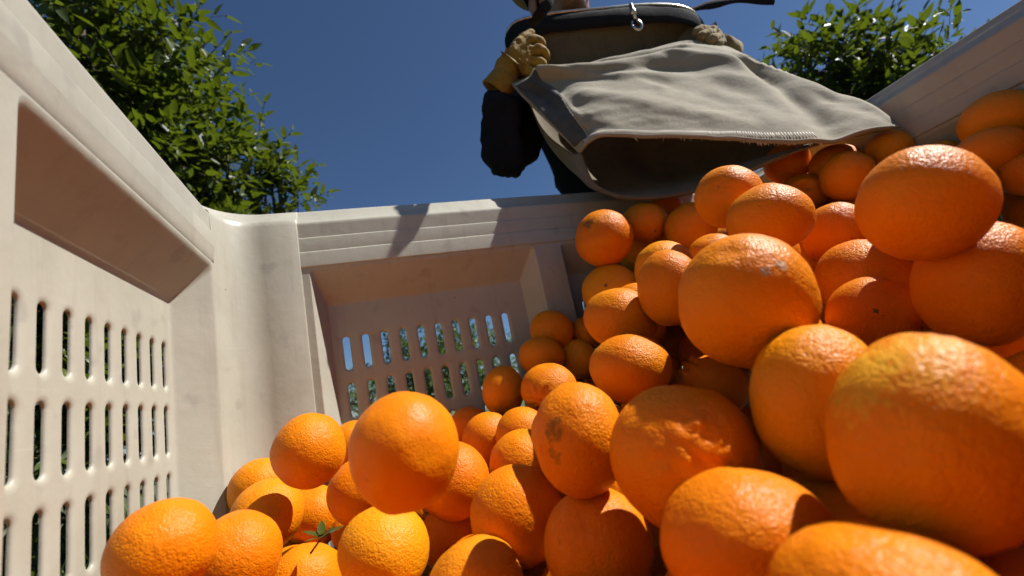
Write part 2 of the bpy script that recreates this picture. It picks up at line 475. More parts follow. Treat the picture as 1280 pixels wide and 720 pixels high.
fl = MB(); fl.box((XL - .03, YN - .03, ZFL - .02), (XR + .03, YB + .03, ZFL)); parts.append((fl.build('floor', M_PLASTIC, None, False), bin_root))
for x in (XL + .02, (XL + XR) / 2 - .05, XR - .12):
    sk = MB(); sk.box((x, YN - .02, GROUND), (x + .10, YB + .02, ZFL - .0215)); parts.append((sk.build('skid', M_PLASTIC, None, False), bin_root))
for o, p in parts:
    o.parent = p; o.matrix_parent_inverse = Matrix.Translation(-Vector(bin_root.location))
for o in bpy.data.objects:
    if o.name.startswith('wall') and o.type == 'EMPTY':
        o.location = (0, 0, 0); o.parent = bin_root; o.matrix_parent_inverse = Matrix.Identity(4)

# ------------------------------------------------------------------ oranges
def fbm(v, f, oct=3):
    s = 0; a = 1
    for _ in range(oct):
        s += a * noise.noise(v * f); f *= 2.03; a *= .5
    return s

def orange_mesh(name, seed, sub=4, kind='plain', mat=None):
    bm = bmesh.new(); bmesh.ops.create_icosphere(bm, subdivisions=sub, radius=1)
    off = Vector((seed * 3.7, seed * 1.3, seed * 7.1))
    for v in bm.verts:
        d = v.co.normalized()
        r = 1 + .034 * fbm(d + off, 1.1, 2) + .011 * fbm(d + off, 3.2, 2)
        zz = d.z; rho = math.hypot(d.x, d.y); ang = math.atan2(d.y, d.x)
        # stem end: shallow dip with radial furrows; blossom end: small navel
        if zz > 0: r -= .045 * math.exp(-(rho / .16) ** 2) + .010 * math.exp(-(rho / .34) ** 2) * (math.cos(ang * 7 + seed) * .5 + .5) * min(1, rho / .08)
        else: r += .012 * math.exp(-(rho / .20) ** 2) - .05 * math.exp(-(rho / .055) ** 2)
        if kind == 'crumpled':       # swollen, wrinkled cheek with deep folds, facing local +x
            q = (d - Vector((1, 0, 0)).normalized()).length
            w = math.exp(-(q / .62) ** 2)
            r += w * (.11 * abs(noise.noise(d * 4.2 + off)) - .03)
            r += w * .05 * (abs(noise.noise(d * 8.0 + off * 2)) - .25)
            crease = abs(d.z + .10 * math.sin(d.y * 9) + .06 * d.y)
            r -= .055 * math.exp(-(crease / .045) ** 2) * math.exp(-(q / .34) ** 2)
        if kind == 'navel':          # open navel hole facing +x
            q = (d - Vector((1, 0, 0))).length
            a2 = math.atan2(d.z, d.y)
            r += .05 * math.exp(-((q - .42) / .16) ** 2) - .30 * math.exp(-(q / (.24 + .03 * math.cos(a2 * 5))) ** 2)
        if kind == 'knobby':         # lumpy collar facing +x
            q = (d - Vector((1, 0, 0))).length
            a2 = math.atan2(d.z, d.y)
            r += (.09 + .07 * math.cos(a2 * 6 + 1) + .05 * math.cos(a2 * 11)) * math.exp(-((q - .34) / .13) ** 2) - .12 * math.exp(-(q / .17) ** 2)
        if kind == 'furrowed':       # puckered meridian furrows towards +x
            q = (d - Vector((1, 0, 0))).length; a2 = math.atan2(d.z, d.y)
            r += .03 * math.cos(a2 * 9 + 2 * noise.noise(d * 3)) * math.exp(-((q - .42) / .30) ** 2) - .05 * math.exp(-(q / .10) ** 2)
        if sub >= 5:
            r += .0035 * noise.noise(d * 13 + off) + .0022 * noise.noise(d * 27 + off)
        v.co = d * r
    me = bpy.data.meshes.new(name); bm.to_mesh(me); bm.free()
    me.polygons.foreach_set('use_smooth', [True] * len(me.polygons))
    me.materials.append(mat); return me

M_OR = mat_orange('orange_peel')
M_OR_SOFT = mat_orange('orange_peel_smooth', pores=.45)
M_OR_YEL = mat_orange('orange_peel_yellow', base_shift=.55)
plain = [orange_mesh('orange', i, 4, 'plain', M_OR) for i in range(7)]
fine = [orange_mesh('orange', 20 + i, 5, 'plain', M_OR) for i in range(4)]

# name: (x, y, z, radius, stretch along the picture's upright)
VIS = {
    'A': (-0.1768, 0.4672, -0.0692, 0.0386, 1.034),
    'B': (-0.1527, 0.5596, -0.1074, 0.0425, 1.007),
    'C': (-0.1497, 0.6899, -0.0934, 0.0425, 0.954),
    'D': (-0.1733, 0.7717, -0.0681, 0.0418, 0.995),
    'E': (-0.0844, 0.6138, -0.0244, 0.0425, 1.053),
    'F': (-0.1083, 0.7832, -0.1227, 0.0425, 0.974),
    'G': (-0.1037, 0.6178, -0.163, 0.0425, 0.865),
    'H': (0.0147, 0.3796, -0.0299, 0.0435, 1.056),
    'I': (-0.0337, 0.6611, -0.0896, 0.0425, 0.983),
    'J': (0.0704, 0.5719, -0.0908, 0.0425, 0.948),
    'K': (-0.0122, 0.5248, -0.1309, 0.0425, 0.891),
    'L': (0.0676, 0.6235, -0.1631, 0.0425, 1.007),
    'M': (0.1153, 0.4753, -0.1223, 0.047, 0.969),
    'N': (0.0572, 0.4287, -0.1534, 0.0388, 0.84),
    'O': (-0.0058, 0.5918, -0.2057, 0.0348, 0.84),
    'P': (0.1567, 0.7412, -0.0717, 0.0426, 1.037),
    'Q': (0.1956, 0.6709, -0.0711, 0.0418, 0.979),
    'R': (0.1622, 0.5804, -0.0937, 0.0425, 0.934),
    'S': (0.156, 0.373, -0.0515, 0.0425, 1.217),
    'T': (0.2567, 0.6915, -0.0119, 0.041, 0.84),
    'U': (0.2081, 0.7867, -0.0029, 0.0406, 1.157),
    'V': (0.3301, 0.807, 0.088, 0.0403, 0.893),
    'W': (0.2856, 0.7721, 0.0423, 0.0383, 0.855),
    'X': (0.3614, 0.7909, 0.0252, 0.0378, 1.039),
    'X2': (0.403, 0.8138, 0.0727, 0.0336, 0.963),
    'Y': (0.3221, 0.5388, 0.0592, 0.0461, 0.845),
    'Z': (0.2747, 0.4661, -0.0057, 0.0425, 0.84),
    'AA': (0.1968, 0.2935, -0.0685, 0.05, 0.978),
    'AB': (0.1534, 0.3785, -0.1362, 0.0425, 0.884),
    'AC': (0.1748, 0.2238, -0.1038, 0.0419, 0.84),
    'AD': (0.1685, 0.1485, -0.1127, 0.039, 0.84),
    'AE': (0.2294, 0.1554, -0.0585, 0.0429, 1.22),
    'AF': (0.2583, 0.2297, -0.0445, 0.0424, 1.22),
    'AG': (0.2741, 0.2774, 0.0281, 0.0508, 1.054),
    'AH': (0.443, 0.2253, 0.0055, 0.0441, 1.212),
    'AI': (0.4784, 0.3339, -0.0014, 0.0387, 0.987),
    'AJ': (0.5391, 0.3687, 0.0378, 0.0463, 0.882),
    'AK': (0.3957, 0.2127, 0.0699, 0.0412, 1.051),
    'AL': (0.6171, 0.4369, 0.1124, 0.0425, 1.089),
    'AM': (0.4486, 0.3838, 0.1271, 0.0425, 0.878),
    'AN': (0.4743, 0.4527, 0.1858, 0.0425, 1.013),
    'AO': (0.8275, 0.6186, 0.2503, 0.0388, 0.84),
    'AP': (0.9153, 0.6629, 0.2905, 0.033, 0.84),
    'AQ': (0.8222, 0.5287, 0.2381, 0.0425, 1.044),
    'AR': (0.8849, 0.5802, 0.286, 0.0427, 0.84),
    'AS': (0.9059, 0.5932, 0.1973, 0.0399, 0.972),
    'AT': (0.905, 0.3622, 0.2312, 0.0438, 1.001),
    'AU': (0.8534, 0.3604, 0.1816, 0.0383, 0.853),
    'AV': (0.8404, 0.3313, 0.1347, 0.0282, 0.944),
    'AW': (0.9254, 0.3867, 0.1098, 0.0247, 0.969),
    'AX': (0.8882, 0.3607, 0.0836, 0.0341, 1.108),
    'AY': (0.9228, 0.4474, 0.2269, 0.0257, 0.84),
    'AZ': (0.8588, 0.6526, 0.332, 0.0418, 0.909),
    'BA': (0.9148, 0.5064, 0.2746, 0.0332, 0.893),
    'BB': (0.4323, 0.7123, 0.2316, 0.0526, 0.959),
    'BC': (0.5437, 0.7333, 0.2619, 0.0424, 0.86),
    'BD': (0.5909, 0.6679, 0.2204, 0.045, 0.91),
    'BE': (0.5636, 0.8019, 0.2234, 0.044, 0.925),
    'BF': (0.4268, 0.7264, 0.135, 0.0484, 0.881),
    'BG': (0.3521, 0.4622, 0.0782, 0.0424, 1.21),
    'BG2': (0.4011, 0.5274, 0.115, 0.0425, 1.054),
    'BH': (0.514, 0.5523, 0.1299, 0.038, 0.937),
    'BI': (0.449, 0.5486, -0.0522, 0.0425, 0.84),
    'BJ': (0.5353, 0.6365, -0.136, 0.0425, 0.953),
    'BK': (0.5794, 0.7909, 0.0159, 0.0428, 1.018),
    'BL': (0.5774, 0.7132, -0.0068, 0.0422, 0.942),
    'BM': (0.5063, 0.5592, -0.1732, 0.0425, 1.072),
    'BN': (0.2473, 0.6996, -0.1779, 0.0425, 0.913),
    'BO': (0.1435, 0.8116, -0.0524, 0.0358, 0.925),
    'BP': (-0.0428, 0.8081, -0.0381, 0.0381, 0.91),
    'BQ': (0.894, 0.5906, -0.0597, 0.0425, 0.872),
    'BR': (-0.1577, 0.8144, -0.1685, 0.0332, 0.907)}
FILL = [(0.7777, 0.2325, 0.1927, 0.043), (0.7228, 0.2062, 0.1371, 0.043), (0.8624, 0.094, 0.0851, 0.043), (0.721, 0.7905, 0.1749, 0.043), (0.6414, 0.6863, 0.1365, 0.043), (-0.0811, 0.4568, -0.1866, 0.043), (0.7101, 0.0865, 0.05, 0.043), (0.1076, -0.0549, -0.1905, 0.043), (0.7561, 0.6702, 0.1953, 0.043), (0.6788, 0.1365, 0.1102, 0.043), (0.6843, 0.361, 0.1423, 0.043), (0.8118, 0.6347, 0.1321, 0.043), (0.3167, -0.0797, -0.074, 0.043), (0.5035, 0.4467, -0.0227, 0.043), (0.5424, -0.0364, 0.0219, 0.043), (0.4567, 0.4928, 0.0498, 0.043), (0.5678, 0.1613, 0.0143, 0.043), (-0.0925, 0.1939, -0.0922, 0.043), (0.4168, 0.0122, -0.038, 0.043), (-0.1578, 0.2474, -0.122, 0.043), (0.266, 0.6098, -0.0646, 0.043), (0.534, 0.0425, -0.0258, 0.043), (0.2825, 0.3966, -0.0948, 0.043), (0.6754, 0.7799, 0.0664, 0.043), (0.4603, 0.0858, 0.0715, 0.043), (0.0996, 0.1015, -0.1647, 0.043), (0.7123, 0.4694, 0.0977, 0.043), (0.2276, 0.0616, -0.0597, 0.043), (0.3508, 0.0422, 0.014, 0.043), (0.1585, -0.0956, -0.0766, 0.043), (0.5292, 0.5483, -0.0032, 0.043), (0.5985, 0.4136, -0.0023, 0.043), (0.1082, 0.043, -0.0924, 0.043), (0.5928, 0.2379, -0.0177, 0.043), (0.8025, 0.7249, 0.251, 0.043), (0.8562, 0.7716, 0.1911, 0.043), (0.1997, 0.0069, -0.176, 0.043), (0.2426, 0.7494, -0.0749, 0.043), (0.5542, 0.0503, 0.0605, 0.043), (0.7836, 0.3874, 0.1306, 0.043), (0.332, 0.0444, -0.067, 0.043), (0.843, 0.7991, 0.2738, 0.043), (0.6256, 0.4953, 0.0094, 0.043), (0.8399, 0.0211, 0.1457, 0.043), (0.8721, 0.5614, 0.1244, 0.043), (0.6261, 0.0097, -0.0286, 0.043), (0.633, 0.1099, 0.0307, 0.043), (-0.0293, 0.7922, -0.1746, 0.043), (0.839, 0.1875, 0.1606, 0.043), (-0.1078, 0.0584, -0.1923, 0.043), (0.013, 0.7311, -0.0817, 0.043), (0.6226, 0.5902, 0.0387, 0.043), (-0.1002, 0.3033, -0.1164, 0.043), (0.3098, 0.1895, -0.1009, 0.043), (0.393, -0.0405, -0.0997, 0.043), (-0.0673, 0.066, -0.1164, 0.043), (0.3195, 0.6992, -0.0765, 0.043), (0.707, 0.5547, 0.0845, 0.043), (-0.1309, 0.5345, -0.1863, 0.043), (0.1753, 0.6336, -0.1702, 0.043), (0.7763, 0.2068, 0.0645, 0.043), (0.0064, 0.0062, -0.1768, 0.043), (0.8973, 0.1274, 0.155, 0.043), (0.8927, 0.2426, 0.1148, 0.043), (0.4053, 0.3816, -0.0086, 0.043), (0.6983, 0.6198, 0.1316, 0.043), (0.346, 0.5976, -0.0189, 0.043), (0.2679, 0.0618, -0.1483, 0.043), (0.1756, -0.0199, -0.051, 0.043), (0.0373, 0.2075, -0.1242, 0.043), (0.2554, 0.5016, -0.0863, 0.043), (0.203, -0.1034, -0.1722, 0.043), (0.4508, -0.0668, -0.0444, 0.043), (0.0801, 0.7203, -0.1289, 0.043), (-0.0023, 0.6679, -0.1625, 0.043), (0.7984, 0.0503, 0.0578, 0.043), (0.4949, 0.1586, -0.0611, 0.043), (0.5615, 0.7885, 0.1052, 0.043), (0.6888, 0.1843, 0.026, 0.043), (0.8845, 0.6639, 0.1679, 0.043), (0.3705, 0.2497, -0.075, 0.043), (0.3776, 0.1125, -0.0789, 0.043), (0.6398, 0.674, 0.0315, 0.043), (-0.0544, 0.1602, -0.1707, 0.043), (0.7966, 0.4761, 0.1264, 0.043), (-0.1691, 0.1644, -0.0872, 0.043), (-0.0136, 0.12, -0.0896, 0.043), (0.5771, 0.107, -0.0521, 0.043), (0.0128, 0.2892, -0.1667, 0.043), (0.3954, 0.6539, 0.0131, 0.043), (0.4429, -0.0956, 0.0548, 0.043), (0.3043, -0.0199, -0.0207, 0.043), (0.7624, 0.1078, 0.1372, 0.043), (0.71, 0.5981, 0.2121, 0.043), (0.6358, 0.0306, 0.0575, 0.043), (0.5738, 0.6926, 0.0904, 0.043), (0.2675, -0.0228, -0.1353, 0.043), (0.0336, -0.1127, -0.1862, 0.043), (0.1307, 0.2034, -0.1667, 0.043), (0.6375, 0.5151, 0.1058, 0.043), (0.8642, 0.4589, 0.1889, 0.043), (-0.1382, 0.7379, -0.1893, 0.043), (0.6342, 0.3324, 0.0474, 0.043), (0.1066, 0.7947, -0.1456, 0.043), (0.382, -0.0491, 0.0111, 0.043), (0.8854, 0.4655, 0.1109, 0.043), (-0.1059, 0.1219, -0.0556, 0.043), (0.5559, 0.502, 0.0642, 0.043), (0.1585, 0.5342, -0.1816, 0.043), (0.4169, 0.7399, 0.0023, 0.043), (0.7371, 0.7023, 0.1081, 0.043), (0.4419, 0.0895, -0.0089, 0.043), (0.5661, 0.302, 0.0827, 0.043), (0.6894, 0.4252, 0.0346, 0.043), (0.4926, 0.5936, 0.0689, 0.043), (-0.1701, 0.4263, -0.1809, 0.043), (-0.0711, -0.013, -0.1653, 0.043), (0.0977, 0.3156, -0.1789, 0.043), (0.7777, 0.5635, 0.1529, 0.043), (0.2375, -0.1049, -0.0381, 0.043), (0.4261, 0.012, 0.0545, 0.043), (0.3524, 0.3326, 0.0264, 0.043), (0.0568, 0.6539, -0.0812, 0.043), (0.0002, 0.3845, -0.1777, 0.043), (0.5608, -0.0283, -0.0634, 0.043), (0.4848, 0.7753, 0.0777, 0.043), (0.563, 0.6303, -0.0237, 0.043), (0.8146, 0.2704, 0.095, 0.043), (0.377, -0.1187, -0.0357, 0.043), (-0.0217, 0.0842, -0.1847, 0.043), (-0.1668, 0.6541, -0.1951, 0.043), (0.2214, 0.4442, -0.1341, 0.043), (-0.051, 0.2393, -0.1519, 0.043), (0.6485, 0.7709, 0.1443, 0.043), (0.8557, 0.1752, 0.0661, 0.043), (0.2493, 0.1589, -0.1475, 0.043), (0.6561, 0.0848, -0.0489, 0.043), (0.2937, -0.1037, -0.158, 0.043), (0.2452, 0.2501, -0.1328, 0.043), (0.4842, 0.1531, 0.0292, 0.043), (0.0523, 0.7989, -0.0591, 0.042), (-0.1028, 0.3924, -0.142, 0.042), (0.638, 0.2056, 0.0852, 0.042), (0.5824, 0.3211, -0.0253, 0.042), (0.1113, 0.0242, -0.1839, 0.042), (0.8904, 0.7298, 0.2808, 0.042), (0.0759, 0.5178, -0.1818, 0.042), (0.3124, 0.7852, -0.0627, 0.042), (0.6887, 0.2746, 0.0196, 0.042), (0.8062, 0.7258, 0.1459, 0.042), (0.1325, -0.0324, -0.1175, 0.042), (-0.164, 0.1165, -0.158, 0.042), (0.7591, 0.7999, 0.0975, 0.042), (0.1672, 0.7115, -0.1575, 0.042), (-0.1703, 0.1956, -0.0132, 0.042), (0.506, 0.2561, -0.0401, 0.042), (0.4886, 0.669, 0.1113, 0.042), (0.0254, 0.1505, -0.1853, 0.042), (0.1919, 0.8021, -0.1185, 0.042), (0.7187, 0.041, 0.1333, 0.042), (0.3936, 0.6056, 0.0768, 0.042), (-0.1717, 0.3438, -0.1497, 0.04), (0.2008, 0.304, -0.1754, 0.04), (0.8775, 0.0162, 0.0408, 0.04), (0.7249, 0.356, 0.0415, 0.04), (0.3249, 0.4649, -0.0735, 0.04), (-0.0678, 0.6944, -0.1989, 0.04), (0.8796, 0.2983, 0.0423, 0.04), (0.1942, 0.0888, -0.1478, 0.04), (0.3441, 0.0048, -0.1403, 0.04), (0.429, 0.1965, -0.0836, 0.04), (0.5281, 0.7272, 0.1464, 0.04), (0.4822, -0.0064, -0.081, 0.04), (0.5651, 0.5378, -0.0757, 0.04), (0.4275, 0.4168, 0.0581, 0.04), (0.4842, 0.62, -0.0606, 0.04), (0.642, 0.5858, -0.036, 0.04), (0.8827, 0.2702, 0.1902, 0.04), (0.1531, 0.4422, -0.1968, 0.04), (0.0375, 0.7467, -0.1947, 0.04), (0.6118, 0.1718, -0.0776, 0.04), (0.4878, 0.2694, 0.083, 0.04), (0.4765, 0.8042, 0.1509, 0.04), (0.1809, 0.4559, -0.0579, 0.04), (0.8007, 0.128, 0.0368, 0.04), (0.718, 0.0341, -0.0106, 0.04), (0.4469, 0.0751, -0.0857, 0.04), (0.3194, 0.5464, -0.0845, 0.04), (-0.0067, 0.4783, -0.1896, 0.037), (-0.0459, 0.5343, -0.1999, 0.037), (0.2846, 0.1107, -0.0918, 0.037), (0.5594, 0.628, 0.0516, 0.037), (0.0297, 0.0683, -0.1218, 0.037), (0.8443, 0.0853, 0.1887, 0.037), (-0.0574, 0.3254, -0.1784, 0.037), (0.3387, 0.3183, -0.0691, 0.037), (0.3774, 0.1099, 0.0338, 0.037), (0.7872, 0.7908, 0.2186, 0.037), (0.0941, -0.1104, -0.1366, 0.037), (0.5056, 0.4524, 0.0997, 0.037), (0.9009, 0.6362, 0.2403, 0.028), (0.653, 0.8001, 0.3019, 0.043), (0.6268, 0.7654, 0.2395, 0.038), (0.4789, 0.7125, 0.0522, 0.028), (0.5248, 0.77, -0.0295, 0.033), (0.4106, 0.811, -0.0188, 0.033), (0.5049, 0.4762, -0.1762, 0.043), (0.0431, 0.815, -0.1593, 0.028), (-0.0565, 0.7328, -0.1467, 0.028), (0.2747, 0.4852, -0.1967, 0.043)]
LABEL = {
'A': 'large orange nearest the slotted left panel at the bottom left',
'B': 'orange with a tiny brown stem dot beside the largest orange at the lower left',
'C': 'orange with a crisp curved shadow across it, behind the stem-dot orange at the left',
'D': 'orange mostly hidden in the left corner behind the one with the curved shadow',
'E': 'round sunlit orange perched highest on the left end of the heap by the corner post',
'F': 'dim orange in the gap below the perched orange at the left, beside the leaf sprig',
'G': 'orange at the bottom edge just under the small green leaf sprig',
'H': 'smooth bright orange caught in mid-fall above the left side of the heap',
'I': 'orange half hidden to the left of the falling orange',
'J': 'sunlit orange half hidden to the right of the falling orange',
'K': 'orange directly below the falling orange, right of the leaf sprig',
'L': 'orange squeezed between the one under the falling orange and one with a straight shadow',
'M': 'orange with a straight vertical shadow edge down its middle, low centre of the heap',
'N': 'yellowish orange with a puckered top cut by the bottom edge of the picture',
'O': 'sliver of an orange at the bottom edge left of the yellowish orange',
'P': 'orange by the back panel with its top shaded, right of the falling orange',
'Q': 'orange partly hidden behind the pebbly one, left of the green-scarred orange',
'R': 'pebbly orange just above the one with the straight vertical shadow',
'S': 'tall orange with a dark greenish scar on its left side, centre of the heap',
'T': 'small wrinkled orange showing its round stem end with radiating furrows',
'U': 'tall shaded orange leaning on the slotted back panel',
'V': 'highest shaded orange of the small group beside the back panel slots',
'W': 'shaded orange just below the highest one beside the back panel slots',
'X': 'dark orange tucked between the furrowed stem-end orange and the upper centre fruit',
'X2': 'dark orange wedged behind, left of the orange with a half-shaded top',
'Y': 'orange with a sunlit pebbled top, left of the grey-scarred one and above the glinting one',
'Z': 'sunlit orange with pale glints above the green-scarred orange',
'AA': 'large crumpled orange with a deeply wrinkled cheek and shaded right side',
'AB': 'orange at the bottom with a curved shadow leaving only its left edge lit',
'AC': 'big yellow-lit orange at the bottom right of centre with a shaded right end',
'AD': 'blurred orange closest to the camera, cut by the bottom right edge',
'AE': 'largest blurred orange filling the right side, yellowish with a rippled peel',
'AF': 'large orange with a glinting top left of the biggest blurred one',
'AG': 'large orange with a grey streak scar near its top',
'AH': 'large orange cut by the right edge above the biggest blurred one',
'AI': 'shaded orange with a dark round stem dot, right of the grey-scarred orange',
'AJ': 'wide orange peeking out above the shaded one with the stem dot',
'AK': 'large wide orange with a glittering top below the right bin wall',
'AL': 'orange tucked left of the wide glittering one, behind the grey-scarred orange',
'AM': 'wide orange directly above the grey-scarred orange',
'AN': 'orange just under the dark mouth of the canvas bag',
'AO': 'orange showing an open navel hollow at its top',
'AP': 'orange showing only its lit top behind the one with the navel hollow',
'AQ': 'orange with a glossy top just below the hem of the bag',
'AR': 'shaded orange under the folded end of the bag hem',
'AS': 'small lit bit of orange between the glossy-topped and the wide glittering ones',
'AT': 'topmost orange at the right edge in front of the shaded bin wall',
'AU': 'orange directly below the topmost one at the right edge',
'AV': 'third orange down at the right edge of the picture',
'AW': 'small lit sliver of orange at the right edge below the third one down',
'AX': 'dim orange at the right edge just above the large cut-off one',
'AY': 'lit sliver of orange behind the wide glittering one, near the shaded wall',
'AZ': 'dark orange inside the mouth of the canvas bag',
'BA': 'dark orange under the tip of the bag against the right wall',
'BB': 'shaded orange with a dark stem scar, topmost beside the back wall',
'BC': 'dark orange behind the stem-scarred one, below the bag mouth',
'BD': 'dark orange right under the lowest sag of the bag',
'BE': 'dark orange deep in the shade right of the stem-scarred one',
'BF': 'shaded orange with a dented stem end just below the stem-scarred one',
'BG': 'tall orange touching the left side of the grey-scarred orange',
'BG2': 'orange with a lit top right behind the tall one left of the grey scar',
'BH': 'lit bit of orange behind the upper left of the grey-scarred orange',
'BI': 'pebbly orange with a knobby collar below the grey-scarred one',
'BJ': 'lit bit of orange below the knobby-collared one',
'BK': 'dark orange in the gap left of the knobby-collared one',
'BL': 'dark orange in the gap just above the knobby collar',
'BM': 'shaded orange in the gap between the crumpled one and the large glinting one',
'BN': 'orange sliver in the gap under the green-scarred orange',
'BO': 'small sliver of orange at the foot of the back panel right of the falling orange',
'BP': 'orange sliver behind the top left of the falling orange by the corner',
'BQ': 'small lit bit of orange behind the top of the biggest blurred one',
'BR': 'orange sliver between the stem-dot orange and the leaf sprig',
}
SPECIAL = {'AA': ('crumpled', 5), 'AO': ('navel', 4), 'BI': ('knobby', 5), 'T': ('furrowed', 5), 'N': ('furrowed', 5), 'R': ('plain', 5)}
CALYX = {'B': ((-0.1654, 0.5225, -0.0911), 0.3), 'AI': ((0.4501, 0.3077, 0.0018), 0.5), 'T': ((0.2301, 0.664, -0.0266), 0.65), 'BF': ((0.3978, 0.6877, 0.1374), 0.55), 'BC': ((0.5377, 0.7026, 0.2333), 0.5), 'BB': ((0.3904, 0.6861, 0.2496), 0.6)}
SCAR = {'S': [((0.1241, 0.3494, -0.0363), 0.26, (0.12, 0.075, 0.012), 0.7), ((0.1207, 0.3502, -0.0579), 0.18, (0.2, 0.1, 0.015), 0.6)], 'AG': [((0.2531, 0.2328, 0.0406), 0.09, (0.46, 0.36, 0.25), 0.75), ((0.2666, 0.2294, 0.043), 0.09, (0.5, 0.4, 0.28), 0.75)], 'BB': [((0.3941, 0.6845, 0.2547), 0.25, (0.12, 0.07, 0.02), 0.7)], 'AE': [((0.203, 0.161, -0.0251), 0.5, (0.72, 0.42, 0.03), 0.5), ((0.2199, 0.1396, -0.0198), 0.6, (0.8, 0.42, 0.03), 0.4)], 'C': [((-0.1363, 0.6502, -0.0862), 0.3, (0.4, 0.2, 0.03), 0.4)]}
AIM = {'AA': (-0.4181, -0.8993, 0.1279), 'AO': (-0.6412, -0.7673, 0.0099), 'BI': (-0.6486, 0.2043, 0.7332), 'T': (-0.6488, -0.6707, -0.3595), 'N': (0.962, -0.1404, 0.2344)}
GROUP = 'oranges heaped in the bin'
up_img = CAM_U

def star_calyx():
    mb = MB(); nseg = 20; rows = []
    for k, (rad, z) in enumerate(((.0, .035), (.035, .034), (.06, .012), (.10, .004), (.15, -.012))):
        rows.append([(rad * (1 + (.28 if k > 2 else 0) * math.cos(5 * 2 * math.pi * j / nseg)) * math.cos(2 * math.pi * j / nseg), rad * (1 + (.28 if k > 2 else 0) * math.cos(5 * 2 * math.pi * j / nseg)) * math.sin(2 * math.pi * j / nseg), z) for j in range(nseg)])
    mb.grid(rows, True)
    me = bpy.data.meshes.new('calyx'); me.from_pydata(mb.v, [], mb.f); me.polygons.foreach_set('use_smooth', [True] * len(me.polygons)); me.materials.append(M_CALYX)
    return me
CAL = star_calyx()

def orient(zdir, spin):
    z = Vector(zdir).normalized(); x = z.orthogonal().normalized(); y = z.cross(x)
    m = Matrix((x, y, z)).transposed()
    return m @ Matrix.Rotation(spin, 3, 'Z')

for i, (key, (x, y, z, r, st)) in enumerate(VIS.items()):
    near = Vector((x, y, z)).length < .45
    if key in SPECIAL:
        kd, sb = SPECIAL[key]; mat = M_OR_YEL if key == 'N' else M_OR
        me = orange_mesh('orange', 60 + i, sb, kd, mat)
    elif key == 'H':
        me = fine[0].copy(); me.materials.clear(); me.materials.append(M_OR_SOFT)
    elif key in SCAR:
        me = (fine if near else plain)[i % 4].copy()
    else:
        me = fine[i % 4] if near else plain[i % 7]
    o = bpy.data.objects.new('orange', me); C.objects.link(o)
    rr = random.Random(i * 13 + 5)
    view = Vector((x, y, z)).normalized()
    upv = (up_img - view * up_img.dot(view)).normalized()
    rgt = view.cross(upv).normalized()
    if key in AIM:                     # local +x towards a direction, local z roughly upright
        ax = Vector(AIM[key]).normalized(); zz = (upv - ax * upv.dot(ax)).normalized(); yy = zz.cross(ax)
        M3 = Matrix((ax, yy, zz)).transposed()
        sc = Vector((r, r, r))
        if st > 1: sc = Vector((r / st ** .5, r / st ** .5, r * st ** .5))
        else: sc = Vector((r * (1 / st) ** .3, r * (1 / st) ** .5, r * st ** .5))
    else:
        # the stem axis lies across the view; stretch along the picture's upright
        tilt = rr.uniform(-.12, .12)
        zd = (upv + view * rr.uniform(-.15, .15) + rgt * tilt).normalized() * rr.choice((1, -1))
        if .88 < st < 1.1 and key != 'H':      # stem or blossom end turned partly to the viewer
            el = rr.uniform(.35, 1.25); az = rr.uniform(-.8, .8)
            zd = (upv * math.cos(el) - view * math.sin(el) + rgt * math.sin(az) * .6).normalized() * rr.choice((1, -1, -1))
        M3 = orient(zd, rr.uniform(0, 6.28))
        stem_shows = zd.dot(view) < -.25
        e = (1 / st) ** .5
        sc = Vector((r * e, r * e * .985, r * st * e))
    sc *= 1 / 1.0
    o.matrix_world = Matrix.Translation((x, y, z)) @ M3.to_4x4() @ Matrix.Diagonal((*sc, 1))
    tag(o, LABEL[key], 'orange', GROUP)
    if key in SCAR:
        sl_ = []
        for (d, rad, colr, amt) in SCAR[key]:
            loc = o.matrix_world.inverted() @ Vector(d); sl_.append((tuple(loc.normalized()), rad, colr, amt))
        o.data.materials.clear(); o.data.materials.append(mat_orange('orange_peel_scarred', scar=sl_))
    if key not in CALYX and key not in AIM and key not in SCAR and key != 'H' and stem_shows and rr.random() < .6:
        c = bpy.data.objects.new('calyx', CAL); C.objects.link(c); c.parent = o; c.matrix_local = Matrix.Translation((0, 0, .945)) @ Matrix.Scale(rr.uniform(.4, .6), 4)
    if key in CALYX:
        pw, cs = CALYX[key]
        pl_ = o.matrix_world.inverted() @ Vector(pw); d = pl_.normalized()
        best = max(o.data.vertices, key=lambda v: v.co.normalized().dot(d)).co.length
        c = bpy.data.objects.new('calyx', CAL); C.objects.link(c); c.parent = o
        c.matrix_local = Matrix.Translation(d * (best - .006)) @ orient(d, rr.uniform(0, 6)).to_4x4() @ Matrix.Scale(cs, 4)

for i, (x, y, z, r) in enumerate(FILL):
    o = bpy.data.objects.new('orange', plain[i % 7]); C.objects.link(o)
    rr = random.Random(i * 7 + 3)
    o.matrix_world = Matrix.Translation((x, y, z)) @ orient((rr.gauss(0, 1), rr.gauss(0, 1), rr.gauss(0, 1)), rr.uniform(0, 6)).to_4x4() @ Matrix.Diagonal((r, r, r * rr.uniform(.93, 1.02), 1))
    if i % 2 == 0:
        c = bpy.data.objects.new('calyx', CAL); C.objects.link(c); c.parent = o; c.matrix_local = Matrix.Translation((0, 0, .945)) @ Matrix.Scale(.8, 4)
    tag(o, 'orange buried in the heap beneath the top layer, showing only in gaps', 'orange', GROUP)

